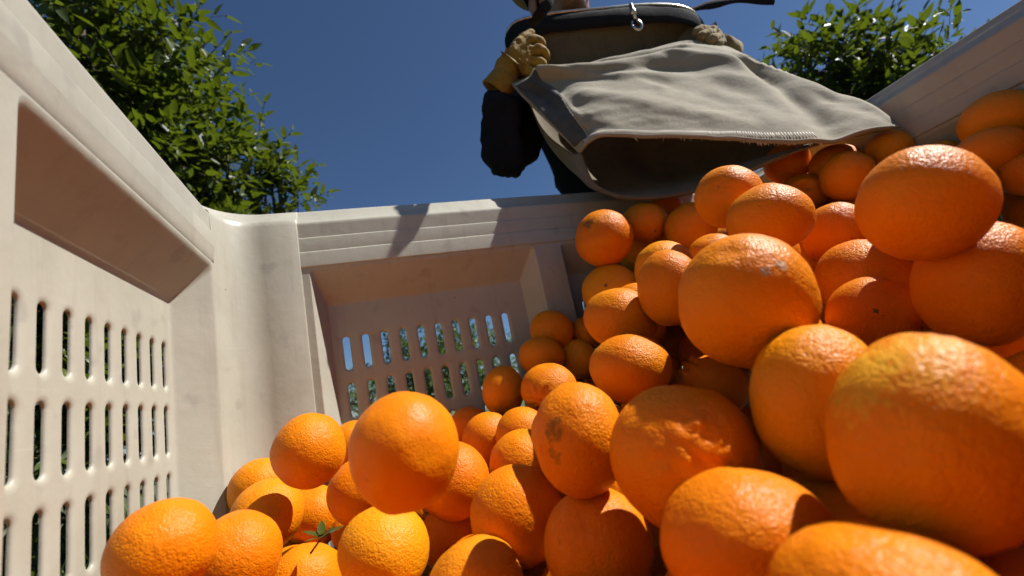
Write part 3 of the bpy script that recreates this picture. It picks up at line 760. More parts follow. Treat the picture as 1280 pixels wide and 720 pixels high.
# ------------------------------------------------------------------ leaves
def leaf_template():
    """one folded, pointed blade along +x, unit length"""
    st = [(0, .0), (.16, .10), (.40, .178), (.64, .150), (.86, .062), (1.0, 0)]
    v = []; f = []
    for i, (x, w) in enumerate(st):
        dr = -.10 * x * x
        v += [(x, w, .09 * w * 3 + dr), (x, 0, dr), (x, -w, .09 * w * 3 + dr)]
    for i in range(len(st) - 1):
        a = i * 3; b = a + 3
        if i == 0: f += [(1, b, b + 1), (1, b + 1, b + 2)]
        elif i == len(st) - 2: f += [(a, a + 1, b + 1), (a + 1, a + 2, b + 1)]
        else: f += [(a, a + 1, b + 1, b), (a + 1, a + 2, b + 2, b + 1)]
    used = sorted({k for q in f for k in q}); mp = {k: i for i, k in enumerate(used)}
    return np.array([v[k] for k in used]), [tuple(mp[k] for k in q) for q in f]
LV, LF = leaf_template()
SV = np.array([(0, 0, 0), (.45, .23, .06), (1, 0, -.08), (.45, -.23, .06)]); SF = [(0, 1, 2), (0, 2, 3)]

def leaf_mats(rng, blobs, ntwig, per, size, up=.45):
    """4x4 leaf transforms on short shoots spread through the crown's outer volume"""
    out = []
    vol = np.array([b[3] * b[4] * b[5] for b in blobs]) ** .75; vol /= vol.sum()
    twigs = []
    for _ in range(ntwig):
        bx, by, bz, rx, ry, rz = blobs[rng.choice(len(blobs), p=vol)][:6]
        d = rng.normal(size=3); d /= np.linalg.norm(d)
        rad = rng.uniform(.35, 1.0) ** .55
        lump = 1 + .28 * noise.noise(Vector((d[0] * 2.3 + bx, d[1] * 2.3 + by, d[2] * 2.3)))
        base = np.array([bx, by, bz]) + d * np.array([rx, ry, rz]) * rad * lump
        if base[2] < GROUND + .12: continue
        ax = d * .8 + np.array([0, 0, up]) + rng.normal(size=3) * .55; ax /= np.linalg.norm(ax)
        L = size * rng.uniform(1.3, 3.2) * (1.35 if rng.random() < .12 else 1)
        twigs.append((base, base + ax * L))
        k = rng.integers(per - 2, per + 3)
        side = np.cross(ax, rng.normal(size=3)); side /= np.linalg.norm(side); s2 = np.cross(ax, side)
        for j in range(k):
            t = (j + .6) / k; ph = j * 2.4 + rng.uniform(-.4, .4)
            rdl = math.cos(ph) * side + math.sin(ph) * s2
            dr = rdl * rng.uniform(.6, 1.0) + ax * (.35 + .7 * t) + np.array([0, 0, -.12]); dr /= np.linalg.norm(dr)
            nn = np.cross(dr, np.cross(np.array([0, 0, 1.]) + rng.normal(size=3) * .45 + ax * .4, dr)); l = np.linalg.norm(nn)
            if l < 1e-3: continue
            nn /= l; yy = np.cross(nn, dr); s = size * rng.uniform(.55, 1.15)
            out.append((base + ax * L * t, dr * s, yy * s, nn * s))
    return out, twigs

def leaf_mesh(mats, V, F):
    P = np.array([m[0] for m in mats]); X = np.array([m[1] for m in mats]); Y = np.array([m[2] for m in mats]); Z = np.array([m[3] for m in mats])
    vv = P[:, None] + V[None, :, 0:1] * X[:, None] + V[None, :, 1:2] * Y[:, None] + V[None, :, 2:3] * Z[:, None]
    k = len(V); n_ = len(mats)
    me = bpy.data.meshes.new('crown')
    tot = n_ * k; me.vertices.add(tot); me.vertices.foreach_set('co', vv.reshape(-1))
    ls = [len(f) for f in F]; idx = np.concatenate([np.array(f) for f in F])
    alli = (idx[None] + (np.arange(n_) * k)[:, None]).reshape(-1)
    me.loops.add(len(alli)); me.loops.foreach_set('vertex_index', alli.astype(np.int32))
    starts = np.concatenate([[0], np.cumsum(ls)[:-1]]); st = (starts[None] + (np.arange(n_) * len(idx))[:, None]).reshape(-1)
    me.polygons.add(n_ * len(F)); me.polygons.foreach_set('loop_start', st.astype(np.int32)); me.polygons.foreach_set('loop_total', np.tile(ls, n_).astype(np.int32))
    me.polygons.foreach_set('use_smooth', np.ones(n_ * len(F), bool))
    me.update(calc_edges=True); me.validate()
    return me
leaf_me = bpy.data.meshes.new('leaf'); leaf_me.from_pydata([tuple(v) for v in LV], [], LF); leaf_me.polygons.foreach_set('use_smooth', [True] * len(leaf_me.polygons)); leaf_me.materials.append(M_LEAF)

def tree(name, label, base, blobs, ntwig, per, size, seed, mat, full=True, singles=0, group='citrus trees in the orchard', wood=.07):
    rng = np.random.default_rng(seed)
    root = empty(name, base); tag(root, label, 'tree', group)
    mats, twigs = leaf_mats(rng, blobs, ntwig, per, size)
    if singles:      # the leaves that show largest are single pieces
        d = [float(np.linalg.norm(m[0])) / max(1e-3, np.linalg.norm(m[1])) for m in mats]
        pr = []
        for m in mats:
            v = Vector(m[0]); zf = v.dot(CAM_F)
            ok = zf > 0 and abs(v.dot(CAM_R) / zf) < 1.13 and abs(v.dot(CAM_U) / zf) < .64 and v.z / max(.01, math.hypot(v.x + .2, v.y)) > .2
            pr.append(ok)
        order = sorted([i for i in range(len(mats)) if pr[i]], key=lambda i: d[i])[:singles]
        pick = set(order)
        for i in order:
            p, X, Y, Z = mats[i]
            o = bpy.data.objects.new('leaf', leaf_me); C.objects.link(o); o.parent = root
            M4 = Matrix(((X[0], Y[0], Z[0], p[0]), (X[1], Y[1], Z[1], p[1]), (X[2], Y[2], Z[2], p[2]), (0, 0, 0, 1)))
            o.matrix_local = Matrix.Translation(-Vector(base)) @ M4
        mats = [m for i, m in enumerate(mats) if i not in pick]
    me = leaf_mesh(mats, LV if full else SV, LF if full else SF); me.materials.append(mat)
    co = bpy.data.objects.new('crown', me); C.objects.link(co); under(co, root); co['kind'] = 'stuff'
    tb = MB()
    top = np.mean([b[:3] for b in blobs], axis=0)
    b0 = Vector(base); mid = b0.lerp(Vector(top), .55); mid.x = b0.x * .7 + top[0] * .3
    tb.tube([b0 + Vector((0, 0, -.05)), b0 + Vector((.01, 0, .15)), mid], [wood * 1.3, wood, wood * .75], 10)
    under(tb.build('trunk', M_BARK), root)
    for b in blobs:
        lb = MB(); e = Vector(b[:3]); m1 = mid.lerp(e, .5) + Vector((rng.uniform(-.08, .08), rng.uniform(-.08, .08), .05))
        lb.tube([mid - Vector((0, 0, .05)), m1, e, e + Vector((rng.uniform(-.2, .2), rng.uniform(-.2, .2), b[5] * .7))], [wood * .6, wood * .42, wood * .25, wood * .08], 7)
        under(lb.build('limb', M_BARK), root)
    tw = MB()
    for i, (a, b) in enumerate(twigs):
        if i % 2 == 0: tw.tube([a - (b - a) * .6, a, b], [size * .035, size * .03, size * .012], 3, False)
    t_o = tw.build('twigs', M_BARK); under(t_o, root); t_o['kind'] = 'stuff'
    return root

TREE_L = [(-1.0951, 2.3, 2.1467, 0.22, 0.22, 0.22), (-1.0191, 2.5, 1.9135, 0.34, 0.34, 0.34), (-0.9775, 2.6, 1.5934, 0.36, 0.36, 0.36), (-0.7072, 2.9, 1.4623, 0.3, 0.3, 0.3), (-0.4682, 3.0, 1.3651, 0.22, 0.22, 0.22), (-1.1769, 2.5, 1.3647, 0.5, 0.5, 0.5), (-1.3614, 2.4, 0.9369, 0.55, 0.55, 0.55), (-1.0744, 2.7, 0.699, 0.6, 0.6, 0.6), (-1.3174, 2.3, 0.2693, 0.5, 0.5, 0.5), (-1.1094, 2.2, 2.3022, 0.16, 0.16, 0.16), (-0.8287, 2.6, 2.1249, 0.17, 0.17, 0.17)]
TREE_R = [(3.1458, 1.9, 1.6111, 0.23, 0.23, 0.23), (3.4426, 1.9, 1.5148, 0.27, 0.27, 0.27), (3.7171, 1.85, 1.4152, 0.23, 0.23, 0.23), (3.9061, 1.8, 1.3788, 0.16, 0.16, 0.16), (3.0592, 2.0, 1.5619, 0.18, 0.18, 0.18), (3.3058, 1.9, 0.9543, 0.55, 0.55, 0.55), (3.7481, 1.8, 0.6451, 0.5, 0.5, 0.5), (3.3553, 1.9, 1.8113, 0.12, 0.12, 0.12)]
TREE_B = [(-0.4217, 10.0, 0.3779, 0.42, 0.42, 0.4), (-0.7302, 10.0, 0.3601, 0.4, 0.4, 0.38), (-0.0261, 9.0, 0.3426, 0.45, 0.45, 0.42), (2.2244, 8.0, 0.4323, 0.45, 0.45, 0.35), (0.9058, 7.0, 0.998, 0.62, 0.62, 0.55), (1.0462, 7.0, 0.3562, 0.8, 0.8, 0.5), (0.5779, 7.0, 0.4435, 0.7, 0.7, 0.5), (1.5178, 7.2, 0.6697, 0.5, 0.5, 0.45)]
tree('orange_tree', 'dense dark green citrus tree rising above the left bin wall', (-1.35, 2.75, GROUND), TREE_L, 2200, 9, .102, 3, M_LEAF, True, 300)
tr = tree('orange_tree', 'citrus tree behind the shaded right wall of the bin', (3.15, 1.75, GROUND), TREE_R, 1150, 9, .108, 8, M_LEAF, True, 160)
tree('orange_tree', 'low leafy citrus tree seen through the slots of the back panel', (TREE_B[0][0], TREE_B[0][1], GROUND), TREE_B, 900, 8, .10, 15, M_LEAF_FAR, False, 0)
# fruit left on the right-hand tree
fr = bpy.data.objects.new('orange', plain[2]); C.objects.link(fr); fr.location = (3.6901, 1.75, 1.6937); fr.scale = (.042,) * 3
tag(fr, 'orange still hanging in the crown of the right-hand tree', 'orange', 'oranges still on the tree')
# orchard rows further off
k = 0
for (x, y, s, lab) in ((-7.5, 13.0, 1.0, 'far orchard tree leftmost beyond the back panel slots'), (-3.2, 15.0, .95, 'far orchard tree second from the left beyond the back panel'),
                       (1.8, 17.0, .9, 'far orchard tree straight behind the middle of the back panel'), (7.2, 16.0, 1.0, 'far orchard tree behind the harvest worker'),
                       (-6.5, 6.5, 1.0, 'orchard tree standing off beyond the left bin wall'), (-4.2, 1.2, 1.05, 'orchard tree seen through the slots of the left panel')):
    nr = np.random.default_rng(40 + k); bl = []
    for j in range(4): bl.append((x + nr.uniform(-.6, .6) * s, y + nr.uniform(-.6, .6) * s, GROUND + (.55 + .38 * j * s) * .9, .85 * s * (1 - .1 * j), .85 * s * (1 - .1 * j), .5 * s))
    tree('orange_tree', lab, (x, y, GROUND), bl, 520, 8, .15, 50 + k, M_LEAF_FAR, False, 0); k += 1

# ------------------------------------------------------------------ grass
rng = np.random.default_rng(77); gm = []
for _ in range(15000):
    if rng.random() < .6: x, y = rng.uniform(-3.2, -.33), rng.uniform(-.6, 3.6)
    else: x, y = rng.uniform(-2.5, 4.5), rng.uniform(.98, 5)
    if .4 < x < 1.2 and .9 < y < 1.5: continue
    if noise.noise(Vector((x * 1.3, y * 1.3, 4))) < -.15: continue
    a = rng.uniform(0, 6.28); hgt = rng.uniform(.05, .16); ln_ = np.array([math.cos(a) * .35, math.sin(a) * .35, 1]); ln_ /= np.linalg.norm(ln_)
    sd = np.array([-math.sin(a), math.cos(a), 0]); nz = np.cross(ln_, sd)
    gm.append((np.array([x, y, GROUND - .02]), ln_ * hgt, sd * .03, nz * hgt * .5))
me = leaf_mesh(gm, SV, SF); me.materials.append(M_GRASS)
go = bpy.data.objects.new('grass', me); C.objects.link(go); go['kind'] = 'stuff'; go['label'] = 'short green grass on the orchard floor around the bin'

# leaf sprig among the oranges
spr = empty('leaf_sprig', (-0.0735, 0.56, -0.1109))
tag(spr, 'small green leaf sprig caught between the oranges at the lower left', 'leaf sprig')
sb = MB(); sb.tube([(-.012, 0, -.012), (0, 0, 0), (.014, -.004, .004)], [.0012, .0011, .0007], 6); o = sb.build('stem', M_BARK); o.parent = spr
for (a, e, s) in ((2.7, .5, .024), (.3, .25, .026), (-.5, .5, .020), (1.6, .8, .022), (3.6, .2, .018)):
    o = bpy.data.objects.new('leaf', leaf_me); C.objects.link(o); o.parent = spr
    o.rotation_euler = (rnd.uniform(-.5, .5), -e, a); o.scale = (s, s * 1.1, s)

# ------------------------------------------------------------------ picking bag
FRONT = [[Vector(p) for p in row] for row in [[(0.4399, 0.93, 0.8651), (0.4948, 0.89, 0.8606), (0.5953, 0.855, 0.8531), (0.7215, 0.83, 0.8521), (0.8307, 0.81, 0.8527), (0.9238, 0.81, 0.8414)], [(0.42, 0.925, 0.7449), (0.5195, 0.9, 0.741), (0.6405, 0.885, 0.7509), (0.769, 0.87, 0.7669), (0.8933, 0.855, 0.789), (1.0013, 0.845, 0.79)], [(0.3997, 0.885, 0.6926), (0.48, 0.86, 0.7099), (0.6037, 0.83, 0.7157), (0.7328, 0.8, 0.7292), (0.8462, 0.775, 0.7379), (0.9615, 0.77, 0.722)], [(0.4196, 0.86, 0.6239), (0.5161, 0.82, 0.6415), (0.6494, 0.775, 0.6362), (0.7874, 0.735, 0.6351), (0.9018, 0.69, 0.6118), (0.969, 0.645, 0.5179)], [(0.441, 0.82, 0.5378), (0.4983, 0.755, 0.532), (0.6108, 0.695, 0.5039), (0.7386, 0.65, 0.4804), (0.8421, 0.59, 0.4455), (0.9308, 0.525, 0.387)], [(0.4687, 0.78, 0.4455), (0.4838, 0.71, 0.4423), (0.5762, 0.65, 0.3998), (0.6716, 0.595, 0.3522), (0.7572, 0.525, 0.2997), (0.8991, 0.468, 0.295)]]]
UNDER = [[Vector(p) for p in row] for row in [[(0.4687, 0.78, 0.4455), (0.4677, 0.75, 0.3541), (0.5351, 0.715, 0.3061), (0.649, 0.68, 0.2983), (0.7578, 0.545, 0.2993), (0.8991, 0.468, 0.295)], [(0.485, 0.86, 0.5), (0.52, 0.885, 0.437), (0.58, 0.9, 0.425), (0.68, 0.9, 0.425), (0.8, 0.88, 0.43), (0.9, 0.6, 0.37)], [(0.455, 0.915, 0.62), (0.5, 0.97, 0.6), (0.58, 0.99, 0.58), (0.68, 0.98, 0.58), (0.8, 0.94, 0.6), (0.91, 0.74, 0.6)], [(0.4399, 0.93, 0.8651), (0.5, 1.0, 0.84), (0.6, 1.0, 0.83), (0.7, 0.98, 0.83), (0.82, 0.93, 0.84), (0.9238, 0.81, 0.8414)]]]
HOOP = [Vector(p) for p in [(0.4358, 0.93, 0.8452), (0.4548, 0.9, 0.8627), (0.5368, 0.87, 0.8637), (0.6712, 0.835, 0.856), (0.7986, 0.815, 0.8578), (0.8961, 0.805, 0.8474), (0.9477, 0.82, 0.8267), (0.94, 0.9, 0.86), (0.84, 0.95, 0.87), (0.72, 0.985, 0.87), (0.6, 1.0, 0.87), (0.5, 0.985, 0.87)]]
def surf(grid, u, v):
    """u along the columns 0..1, v along the rows 0..1"""
    rows = [crom(r, u * (len(r) - 1)) for r in grid]
    return crom(rows, v * (len(rows) - 1))
def fold(u, v, u0, v0, u1, v1, w, h):
    du, dv = u1 - u0, v1 - v0; L2 = du * du + dv * dv
    t = max(0, min(1, ((u - u0) * du + (v - v0) * dv) / L2)); d = math.hypot(u - u0 - du * t, (v - v0 - dv * t))
    return h * math.exp(-(d / w) ** 2) * (1 - .5 * t)
FOLDS = [(.16, .45, .75, .60, .035, .011), (.16, .48, .60, .78, .03, -.008), (.14, .42, .55, .50, .03, .009), (.22, .70, .62, .92, .04, .008), (.16, .43, .45, .70, .025, .009),
         (.80, .60, .86, .98, .035, -.017), (.90, .55, .96, .95, .04, .013), (.5, .55, .78, .85, .05, -.009), (.62, .50, .80, .66, .04, .010), (.93, .8, .99, .96, .04, -.012), (.05, .5, .12, .95, .02, -.006), (.09, .45, .16, .9, .015, .006), (.3, .42, .7, .46, .02, -.006), (.36, .60, .80, .72, .03, .007)]
def bag_front(u, v, off=0.0):
    p = surf(FRONT, u, v); e = 1e-3
    a = surf(FRONT, min(1, u + e), v) - surf(FRONT, max(0, u - e), v); b = surf(FRONT, u, min(1, v + e)) - surf(FRONT, u, max(0, v - e))
    nn = a.cross(b).normalized()
    if nn.dot(p) > 0: nn = -nn
    h = sum(fold(u, v, *q) for q in FOLDS)
    q = Vector((u * 3.0, v * 4.5, 1.7)); h *= 1.15; h += .009 * noise.noise(q * .8) + .0045 * noise.noise(q * 2.3) + .0018 * noise.noise(q * 6.1)
    edge = min(1, u / .03, (1 - u) / .03)
    h *= max(0, edge) * min(1, max(.15, (v - .02) / .1))
    return p + nn * (h + off)
def bag_under(u, v):
    p = surf(UNDER, u, v); q = Vector((u * 5, v * 4, 9.3)); e = min(1, u / .05, (1 - u) / .05, v / .12 + .3)
    return p + Vector((0, -.3, -1)).normalized() * (.010 * noise.noise(q) + .004 * noise.noise(q * 2.9)) * max(0, e)
bag = empty('picking_bag', tuple(FRONT[2][2])); tag(bag, 'beige canvas picking bag tipped over the back rim, pouring out oranges', 'bag')
def thick(o, t):
    m = o.modifiers.new('thickness', 'SOLIDIFY'); m.thickness = t; m.offset = 0
NU, NV = 110, 96
VS = .36      # where the upper cloth, browned to carry its shade, ends under the crest
def sheet(fn, us, vs): 
    mb = MB(); mb.grid([[fn(u, v) for u in us] for v in vs]); return mb
o = sheet(bag_front, np.linspace(0, 1, NU), np.linspace(0, VS, 34)).build('upper_cloth', M_CANVAS_SHADE); under(o, bag); thick(o, .003)
o = sheet(bag_front, np.linspace(0, 1, NU), np.linspace(VS, 1, NV)).build('lower_flap', M_CANVAS); under(o, bag); thick(o, .0035)
o = sheet(bag_under, np.linspace(0, 1, 60), np.linspace(0, 1, 50)).build('underside', M_INNER_SHADE); under(o, bag); thick(o, .0035)
# grey reinforcing patch along the left edge
def patch_pt(a, b): 
    v = .43 + .53 * b; u = .012 + (.128 - .02 * b) * a
    return bag_front(u, v, .0042)
o = sheet(patch_pt, np.linspace(0, 1, 14), np.linspace(0, 1, 50)).build('patch', M_PATCH); under(o, bag); thick(o, .002)
# turned hem along the mouth, with stitches and frayed threads
hm = MB(); hm.tube([bag_front(u, .995, .001) for u in np.linspace(.02, .985, 120)], .0042, 8); under(hm.build('hem', M_CANVAS), bag)
hb = MB(); hb.tube([bag_under(u, .002) for u in np.linspace(.0, .78, 80)], .0042, 8); under(hb.build('hem', M_INNER_SHADE), bag)
st = MB(); rs = random.Random(5)
for i in range(96):
    u = .10 + .72 * i / 96 + rs.uniform(-.001, .001)
    a = bag_front(u, .967, .0036); b = bag_front(u + .004, .99, .0045); st.tube([a, (a + b) / 2 + (a.normalized() * -.0012), b], .0009, 5)
for a0, a1, v in ((.012, .14, .425), (.125, .135, .7)):
    for i in range(26):
        u = a0 + (a1 - a0) * i / 26; w = v + (.5 * (i / 26) if v > .5 else 0)
        if w > .97: continue
        a = bag_front(u, w - .006, .0058); b = bag_front(u + .003, w + .006, .0058); st.tube([a, b], .0008, 4)
o = st.build('stitching', M_THREAD); under(o, bag); o['kind'] = 'stuff'
fy = MB()
for i in range(70):
    u = rs.uniform(.62, .83) if i > 14 else rs.uniform(.2, .6); a = bag_front(u, .993, .001); L = rs.uniform(.004, .013)
    b = a + Vector((rs.uniform(-.004, .004), rs.uniform(-.004, .001), -L)); fy.tube([a, (a + b) / 2 + Vector((rs.uniform(-.002, .002), 0, 0)), b], .0005, 4)
o = fy.build('frayed_threads', M_THREAD); under(o, bag); o['kind'] = 'stuff'
# padded hoop, steel wire on its upper edge
hp = HOOP + [HOOP[0]]
npt = 90
loop = [crom([HOOP[-1]] + HOOP + [HOOP[0], HOOP[1]], 1 + len(HOOP) * t / npt) for t in range(npt)]
cen = sum(loop, Vector()) / npt
rows = []
for i, p in enumerate(loop + [loop[0]]):
    out = (p - cen); out.z = 0; out.normalize(); wob = .0022 * noise.noise(p * 40)
    ring = []
    for k in range(12):
        a = 2 * math.pi * k / 12; ring.append(p + out * ((.011 + wob) * math.cos(a)) + Vector((0, 0, 1)) * ((.027 + wob) * math.sin(a)))
    rows.append(ring)
mb = MB(); mb.grid(rows, True); under(mb.build('hoop', M_BLACK), bag)
mb = MB(); mb.tube([p + Vector((0, 0, .031)) for p in loop + [loop[0]]], .0038, 8, False); under(mb.build('hoop_wire', M_STEEL), bag)
# snap hook
HK = Vector((0.7145, 0.785, 0.7917))
hk = MB()
hk.tube([HK + Vector((0, 0, .060)), HK + Vector((.001, 0, .034)), HK + Vector((.0005, -.001, .016))], [.0055, .0045, .004], 8)
under(hk.build('hook_shank', M_STEEL), bag)
hk = MB(); hk.tube([HK + CAM_R * (.0115 * math.sin(t)) + Vector((0, 0, 1)) * (.014 * math.cos(t)) for t in np.linspace(.25, 5.6, 22)], [.0036] * 16 + [.0034, .003, .0028, .0026, .0024, .0022], 8)
under(hk.build('hook', M_STEEL), bag)
sw = MB(); sw.tube([HK + Vector((0, 0, .030)), HK + Vector((0, 0, .042))], [.008, .008], 10); under(sw.build('swivel', M_STEEL), bag)
# straps
sp = MB(); sp.tube([crom([Vector(p) for p in [(0.9079, 0.81, 0.8711), (0.9757, 0.8, 0.8845), (1.0538, 0.78, 0.8863), (1.1339, 0.74, 0.852)]], t) for t in np.linspace(0, 3, 30)], [.010 - .003 * math.sin(t * .4) for t in range(30)], 10, True, (.45, 1.0)); under(sp.build('strap', M_BLACK), bag)
sp = MB(); SLs = [Vector(p) for p in [(0.4517, 0.82, 0.8106), (0.4485, 0.765, 0.7835), (0.4835, 0.752, 0.8295), (0.5918, 0.76, 1.0418)]]
sp.tube([crom(SLs, 3 * i / 39) + CAM_R * (.0015 * math.sin(i * .9)) for i in range(40)], .0135, 10, True, (1.0, .38))
under(sp.build('strap', M_BLACK), bag)

# ------------------------------------------------------------------ the harvest worker
J = {
    'pelvis': (0.8, 1.17, 0.42),
    'waist': (0.775, 1.15, 0.6),
    'chest': (0.74, 1.1, 0.8),
    'collar': (0.71, 1.05, 0.93),
    'neck': (0.7, 1.04, 0.96),
    'jaw': (0.6745, 0.95, 1.0818),
    'chin': (0.6296, 0.9, 0.9867),
    'head': (0.66, 0.98, 1.1),
    'crown': (0.66, 0.99, 1.15),
    'nose': (0.6, 0.885, 1.06),
    'sh_l': (0.57, 1.07, 0.86),
    'ua_l': (0.475, 1.04, 0.68),
    'el_l': (0.3823, 1.0, 0.5342),
    'fa_l': (0.379, 0.965, 0.6264),
    'cuff_l': (0.3811, 0.93, 0.7135),
    'wr_l': (0.3879, 0.93, 0.7159),
    'sh_r': (0.92, 1.0, 0.86),
    'ua_r': (0.97, 0.98, 0.74),
    'el_r': (1.02, 0.95, 0.63),
    'fa_r': (1.01, 0.9, 0.72),
    'cuff_r': (0.99, 0.86, 0.79),
    'wr_r': (0.985, 0.85, 0.81),
    'hip_l': (0.7, 1.19, 0.36),
    'kn_l': (0.68, 1.17, 0.0),
    'an_l': (0.68, 1.2, -0.27),
    'heel_l': (0.68, 1.2, -0.31),
    'toe_l': (0.66, 1.08, -0.32),
    'hip_r': (0.91, 1.15, 0.36),
    'kn_r': (0.93, 1.12, 0.0),
    'an_r': (0.94, 1.15, -0.27),
    'heel_r': (0.94, 1.15, -0.31),
    'toe_r': (0.91, 1.03, -0.32)}
J = {k: Vector(v) for k, v in J.items()}
person = empty('person', (J['pelvis'].x, J['pelvis'].y, GROUND))
tag(person, 'person in dark jacket and tan work gloves behind the bin, holding up the picking bag', 'person')
def skin_obj(name, pts, edges, radii, mat, sub=2, root=0, disp=0.0, dscale=.05):
    me = bpy.data.meshes.new(name); me.from_pydata([tuple(p) for p in pts], edges, []); me.materials.append(mat)
    o = bpy.data.objects.new(name, me); C.objects.link(o)
    s = o.modifiers.new('skin', 'SKIN'); s.use_smooth_shade = True; s.use_x_symmetry = False
    if not me.skin_vertices: 
        bpy.context.view_layer.objects.active = o; me.skin_vertices.new() if hasattr(me.skin_vertices, 'new') else None
    sv = me.skin_vertices[0].data
    for i, r in enumerate(radii):
        sv[i].radius = r if isinstance(r, tuple) else (r, r); sv[i].use_root = (i == root)
    ss = o.modifiers.new('subd', 'SUBSURF'); ss.levels = sub; ss.render_levels = sub
    if disp:
        tx = bpy.data.textures.new(name + '_folds', 'CLOUDS'); tx.noise_scale = dscale
        dm = o.modifiers.new('folds', 'DISPLACE'); dm.texture = tx; dm.strength = disp; dm.mid_level = .5; dm.texture_coords = 'GLOBAL'
    under(o, person); return o
def chain(keys): return [J[k] for k in keys]
def figure(name, segs, rad, mat, root, **kw):
    idx = {}; pts = []; ed = []; ra = []
    for s in segs:
        for k in s:
            if k not in idx: idx[k] = len(pts); pts.append(J[k]); ra.append(rad[k])
        ed += [(idx[a], idx[b]) for a, b in zip(s, s[1:])]
    return skin_obj(name, pts, ed, ra, mat, root=idx[root], **kw)
body = figure('body', [['pelvis', 'waist', 'chest', 'neck', 'jaw', 'head'], ['jaw', 'chin'], ['head', 'crown'], ['jaw', 'nose'], ['chest', 'sh_l', 'el_l', 'wr_l'], ['chest', 'sh_r', 'el_r', 'wr_r'],
               ['pelvis', 'hip_l', 'kn_l', 'an_l', 'toe_l'], ['pelvis', 'hip_r', 'kn_r', 'an_r', 'toe_r']],
              dict(pelvis=(.12, .09), waist=(.11, .085), chest=(.13, .09), neck=.055, jaw=.062, head=.085, crown=.07, chin=.03, nose=.018, sh_l=.05, sh_r=.05, el_l=.036, el_r=.036, wr_l=.026, wr_r=.026,
                   hip_l=.075, hip_r=.075, kn_l=.052, kn_r=.052, an_l=.035, an_r=.035, toe_l=.03, toe_r=.03), M_SKIN, 'pelvis')
figure('jacket', [['pelvis', 'waist', 'chest', 'collar'], ['chest', 'sh_l', 'ua_l', 'el_l', 'fa_l', 'cuff_l'], ['chest', 'sh_r', 'ua_r', 'el_r', 'fa_r', 'cuff_r']],
       dict(pelvis=(.18, .14), waist=(.175, .135), chest=(.17, .125), collar=.08, sh_l=.075, sh_r=.075, ua_l=.064, ua_r=.064, el_l=.066, el_r=.058, fa_l=.058, fa_r=.054, cuff_l=.052, cuff_r=.042), M_JACKET, 'pelvis', disp=.042, dscale=.055, sub=3)
figure('trousers', [['pelvis', 'hip_l', 'kn_l', 'an_l'], ['pelvis', 'hip_r', 'kn_r', 'an_r']],
       dict(pelvis=(.165, .125), hip_l=.10, hip_r=.10, kn_l=.078, kn_r=.078, an_l=.07, an_r=.07), M_TROUSER, 'pelvis', disp=.012, dscale=.06)
for s in 'lr':
    figure('boot', [['an_' + s, 'heel_' + s, 'toe_' + s]], {'an_' + s: .055, 'heel_' + s: .05, 'toe_' + s: .042}, M_BOOT, 'an_' + s)
hc = J['head'] + Vector((0, .015, .035))
bm = bmesh.new(); bmesh.ops.create_uvsphere(bm, u_segments=24, v_segments=14, radius=.105)
for v in list(bm.verts):
    if v.co.z < -.02 and v.co.y < .03: bm.verts.remove(v)
for v in bm.verts: v.co += v.co.normalized() * .006 * noise.noise(v.co * 40)
me = bpy.data.meshes.new('hair'); bm.to_mesh(me); bm.free(); me.materials.append(M_HAIR); me.polygons.foreach_set('use_smooth', [True] * len(me.polygons))
o = bpy.data.objects.new('hair', me); C.objects.link(o); o.location = hc; under(o, person)
shade_hat = MB(); hc2 = J['head'] + Vector((0, -.01, .075)); prf = [(.0, .105), (.05, .10), (.078, .08), (.088, .03), (.092, .004), (.10, 0), (.145, -.006), (.155, -.012), (.153, -.016), (.09, -.004)]  # hat added out of view so its brim shades the glove and hoop cloth
shade_hat.grid([[hc2 + Vector((r_ * math.cos(a), r_ * math.sin(a), z_ + (.012 * math.sin(2 * a) if r_ > .1 else 0))) for a in np.linspace(0, 2 * math.pi, 33)[:-1]] for r_, z_ in prf], True)
under(shade_hat.build('unseen_shade_hat', mat_cloth('shade_hat_straw', (.30, .24, .14))), person)
fwd = (J['nose'] - J['head']); fwd.z = 0; fwd.normalize(); sidev = fwd.cross(Vector((0, 0, 1)))
for s in (-1, 1):
    bm = bmesh.new(); bmesh.ops.create_uvsphere(bm, u_segments=12, v_segments=8, radius=.012); me = bpy.data.meshes.new('eye'); bm.to_mesh(me); bm.free(); me.materials.append(M_HAIR)
    o = bpy.data.objects.new('eye', me); C.objects.link(o); o.location = J['head'] + fwd * .078 + sidev * (.032 * s); under(o, person)
    bm = bmesh.new(); bmesh.ops.create_uvsphere(bm, u_segments=12, v_segments=8, radius=.028); bmesh.ops.scale(bm, vec=(.4, .7, 1.1), verts=bm.verts); me = bpy.data.meshes.new('ear'); bm.to_mesh(me); bm.free(); me.materials.append(M_SKIN)
    o = bpy.data.objects.new('ear', me); C.objects.link(o); o.location = J['head'] + sidev * (.088 * s) - Vector((0, 0, .02)); under(o, person)
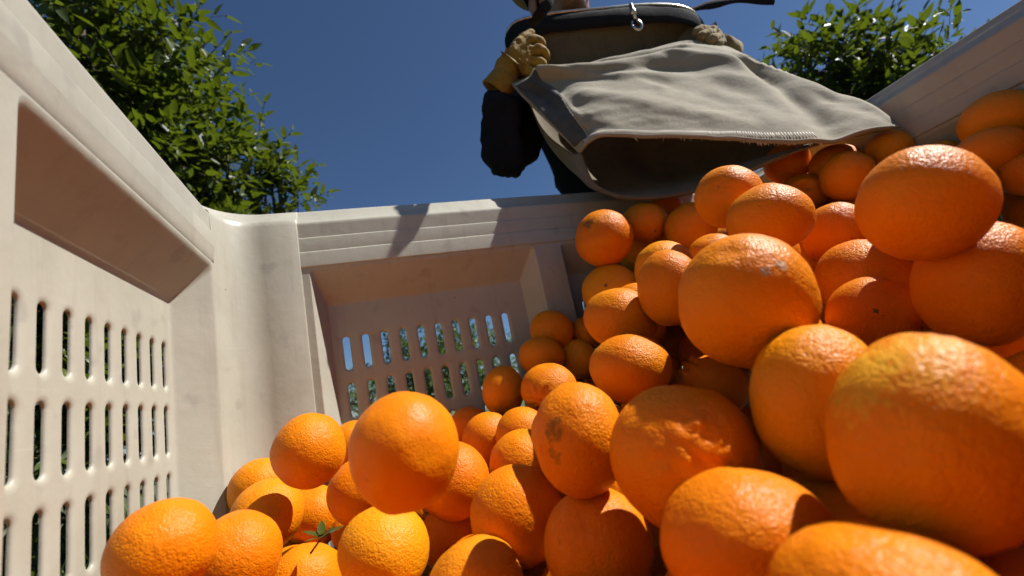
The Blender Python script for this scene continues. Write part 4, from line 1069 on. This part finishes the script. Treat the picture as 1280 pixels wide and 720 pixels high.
# gloves: wrist, palm and five bent fingers closed on the hoop
for side, mat in (('l', M_GLOVE), ('r', M_GLOVE_PALE)):
    G = {'l': {'wrist': [(0.3712, 0.925, 0.7119), (0.4064, 0.905, 0.7471), (0.4372, 0.893, 0.7703)], 'wr': [0.028, 0.036, 0.034], 'fingers': [[(0.4563, 0.88, 0.8088), (0.4772, 0.868, 0.8154), (0.4957, 0.872, 0.8059), (0.5083, 0.9, 0.8074)], [(0.4635, 0.876, 0.7799), (0.4826, 0.862, 0.7823), (0.4989, 0.868, 0.7697), (0.5095, 0.9, 0.7739)], [(0.4573, 0.876, 0.752), (0.4752, 0.864, 0.7471), (0.4883, 0.872, 0.7359), (0.4908, 0.9, 0.7404)], [(0.4428, 0.88, 0.7276), (0.4539, 0.87, 0.7175), (0.4645, 0.88, 0.7122), (0.4621, 0.905, 0.7205)], [(0.4171, 0.885, 0.7859), (0.4507, 0.885, 0.8248), (0.4948, 0.892, 0.8576)]], 'fr': [0.0145, 0.0148, 0.014, 0.0125, 0.0155], 'cuff': [(0.3698, 0.93, 0.7088), (0.4025, 0.91, 0.7418)], 'cr': 0.034}, 'r': {'wrist': [(1.0393, 0.85, 0.7908), (0.9883, 0.83, 0.7968), (0.9525, 0.815, 0.7917)], 'wr': [0.026, 0.032, 0.03], 'fingers': [[(0.9363, 0.795, 0.7926), (0.9067, 0.78, 0.7867), (0.883, 0.778, 0.7737), (0.8837, 0.79, 0.7702)], [(0.9462, 0.79, 0.781), (0.9075, 0.772, 0.7647), (0.8814, 0.77, 0.7518), (0.8857, 0.785, 0.7512)], [(0.9611, 0.79, 0.7718), (0.9204, 0.77, 0.749), (0.8967, 0.768, 0.7364), (0.9019, 0.785, 0.7399)], [(0.9696, 0.792, 0.7616), (0.9366, 0.775, 0.7398), (0.921, 0.775, 0.7319), (0.9274, 0.79, 0.7357)], [(0.9459, 0.82, 0.8215), (0.9393, 0.83, 0.8408), (0.9324, 0.84, 0.8446)]], 'fr': [0.013, 0.0135, 0.013, 0.0115, 0.0135], 'cuff': [(1.0657, 0.86, 0.7846), (1.015, 0.84, 0.794)], 'cr': 0.034}}[side]
    pts = [Vector(p) for p in G['wrist']]; ed = [(0, 1), (1, 2)]; ra = [G['wr'][0], G['wr'][1], G['wr'][2]]
    for fing, fr_ in zip(G['fingers'], G['fr']):
        prev = 2 if len(fing) == 4 else 1
        for j, p in enumerate(fing):
            pts.append(Vector(p)); ed.append((prev, len(pts) - 1)); prev = len(pts) - 1; ra.append(fr_ * (1.0, .98, .94, .82)[j])
    skin_obj('glove', pts, ed, ra, mat, sub=3, root=1, disp=.007, dscale=.016)
    cf = MB(); a = Vector(G['cuff'][0]); b = Vector(G['cuff'][1])
    cf.tube([a, a.lerp(b, .3), a.lerp(b, .7), b, a.lerp(b, .96)], [G['cr'] * 1.12, G['cr'] * 1.05, G['cr'], G['cr'] * .9, G['cr'] * .5], 20, False)
    o = cf.build('cuff', mat); under(o, person); thick(o, .003)
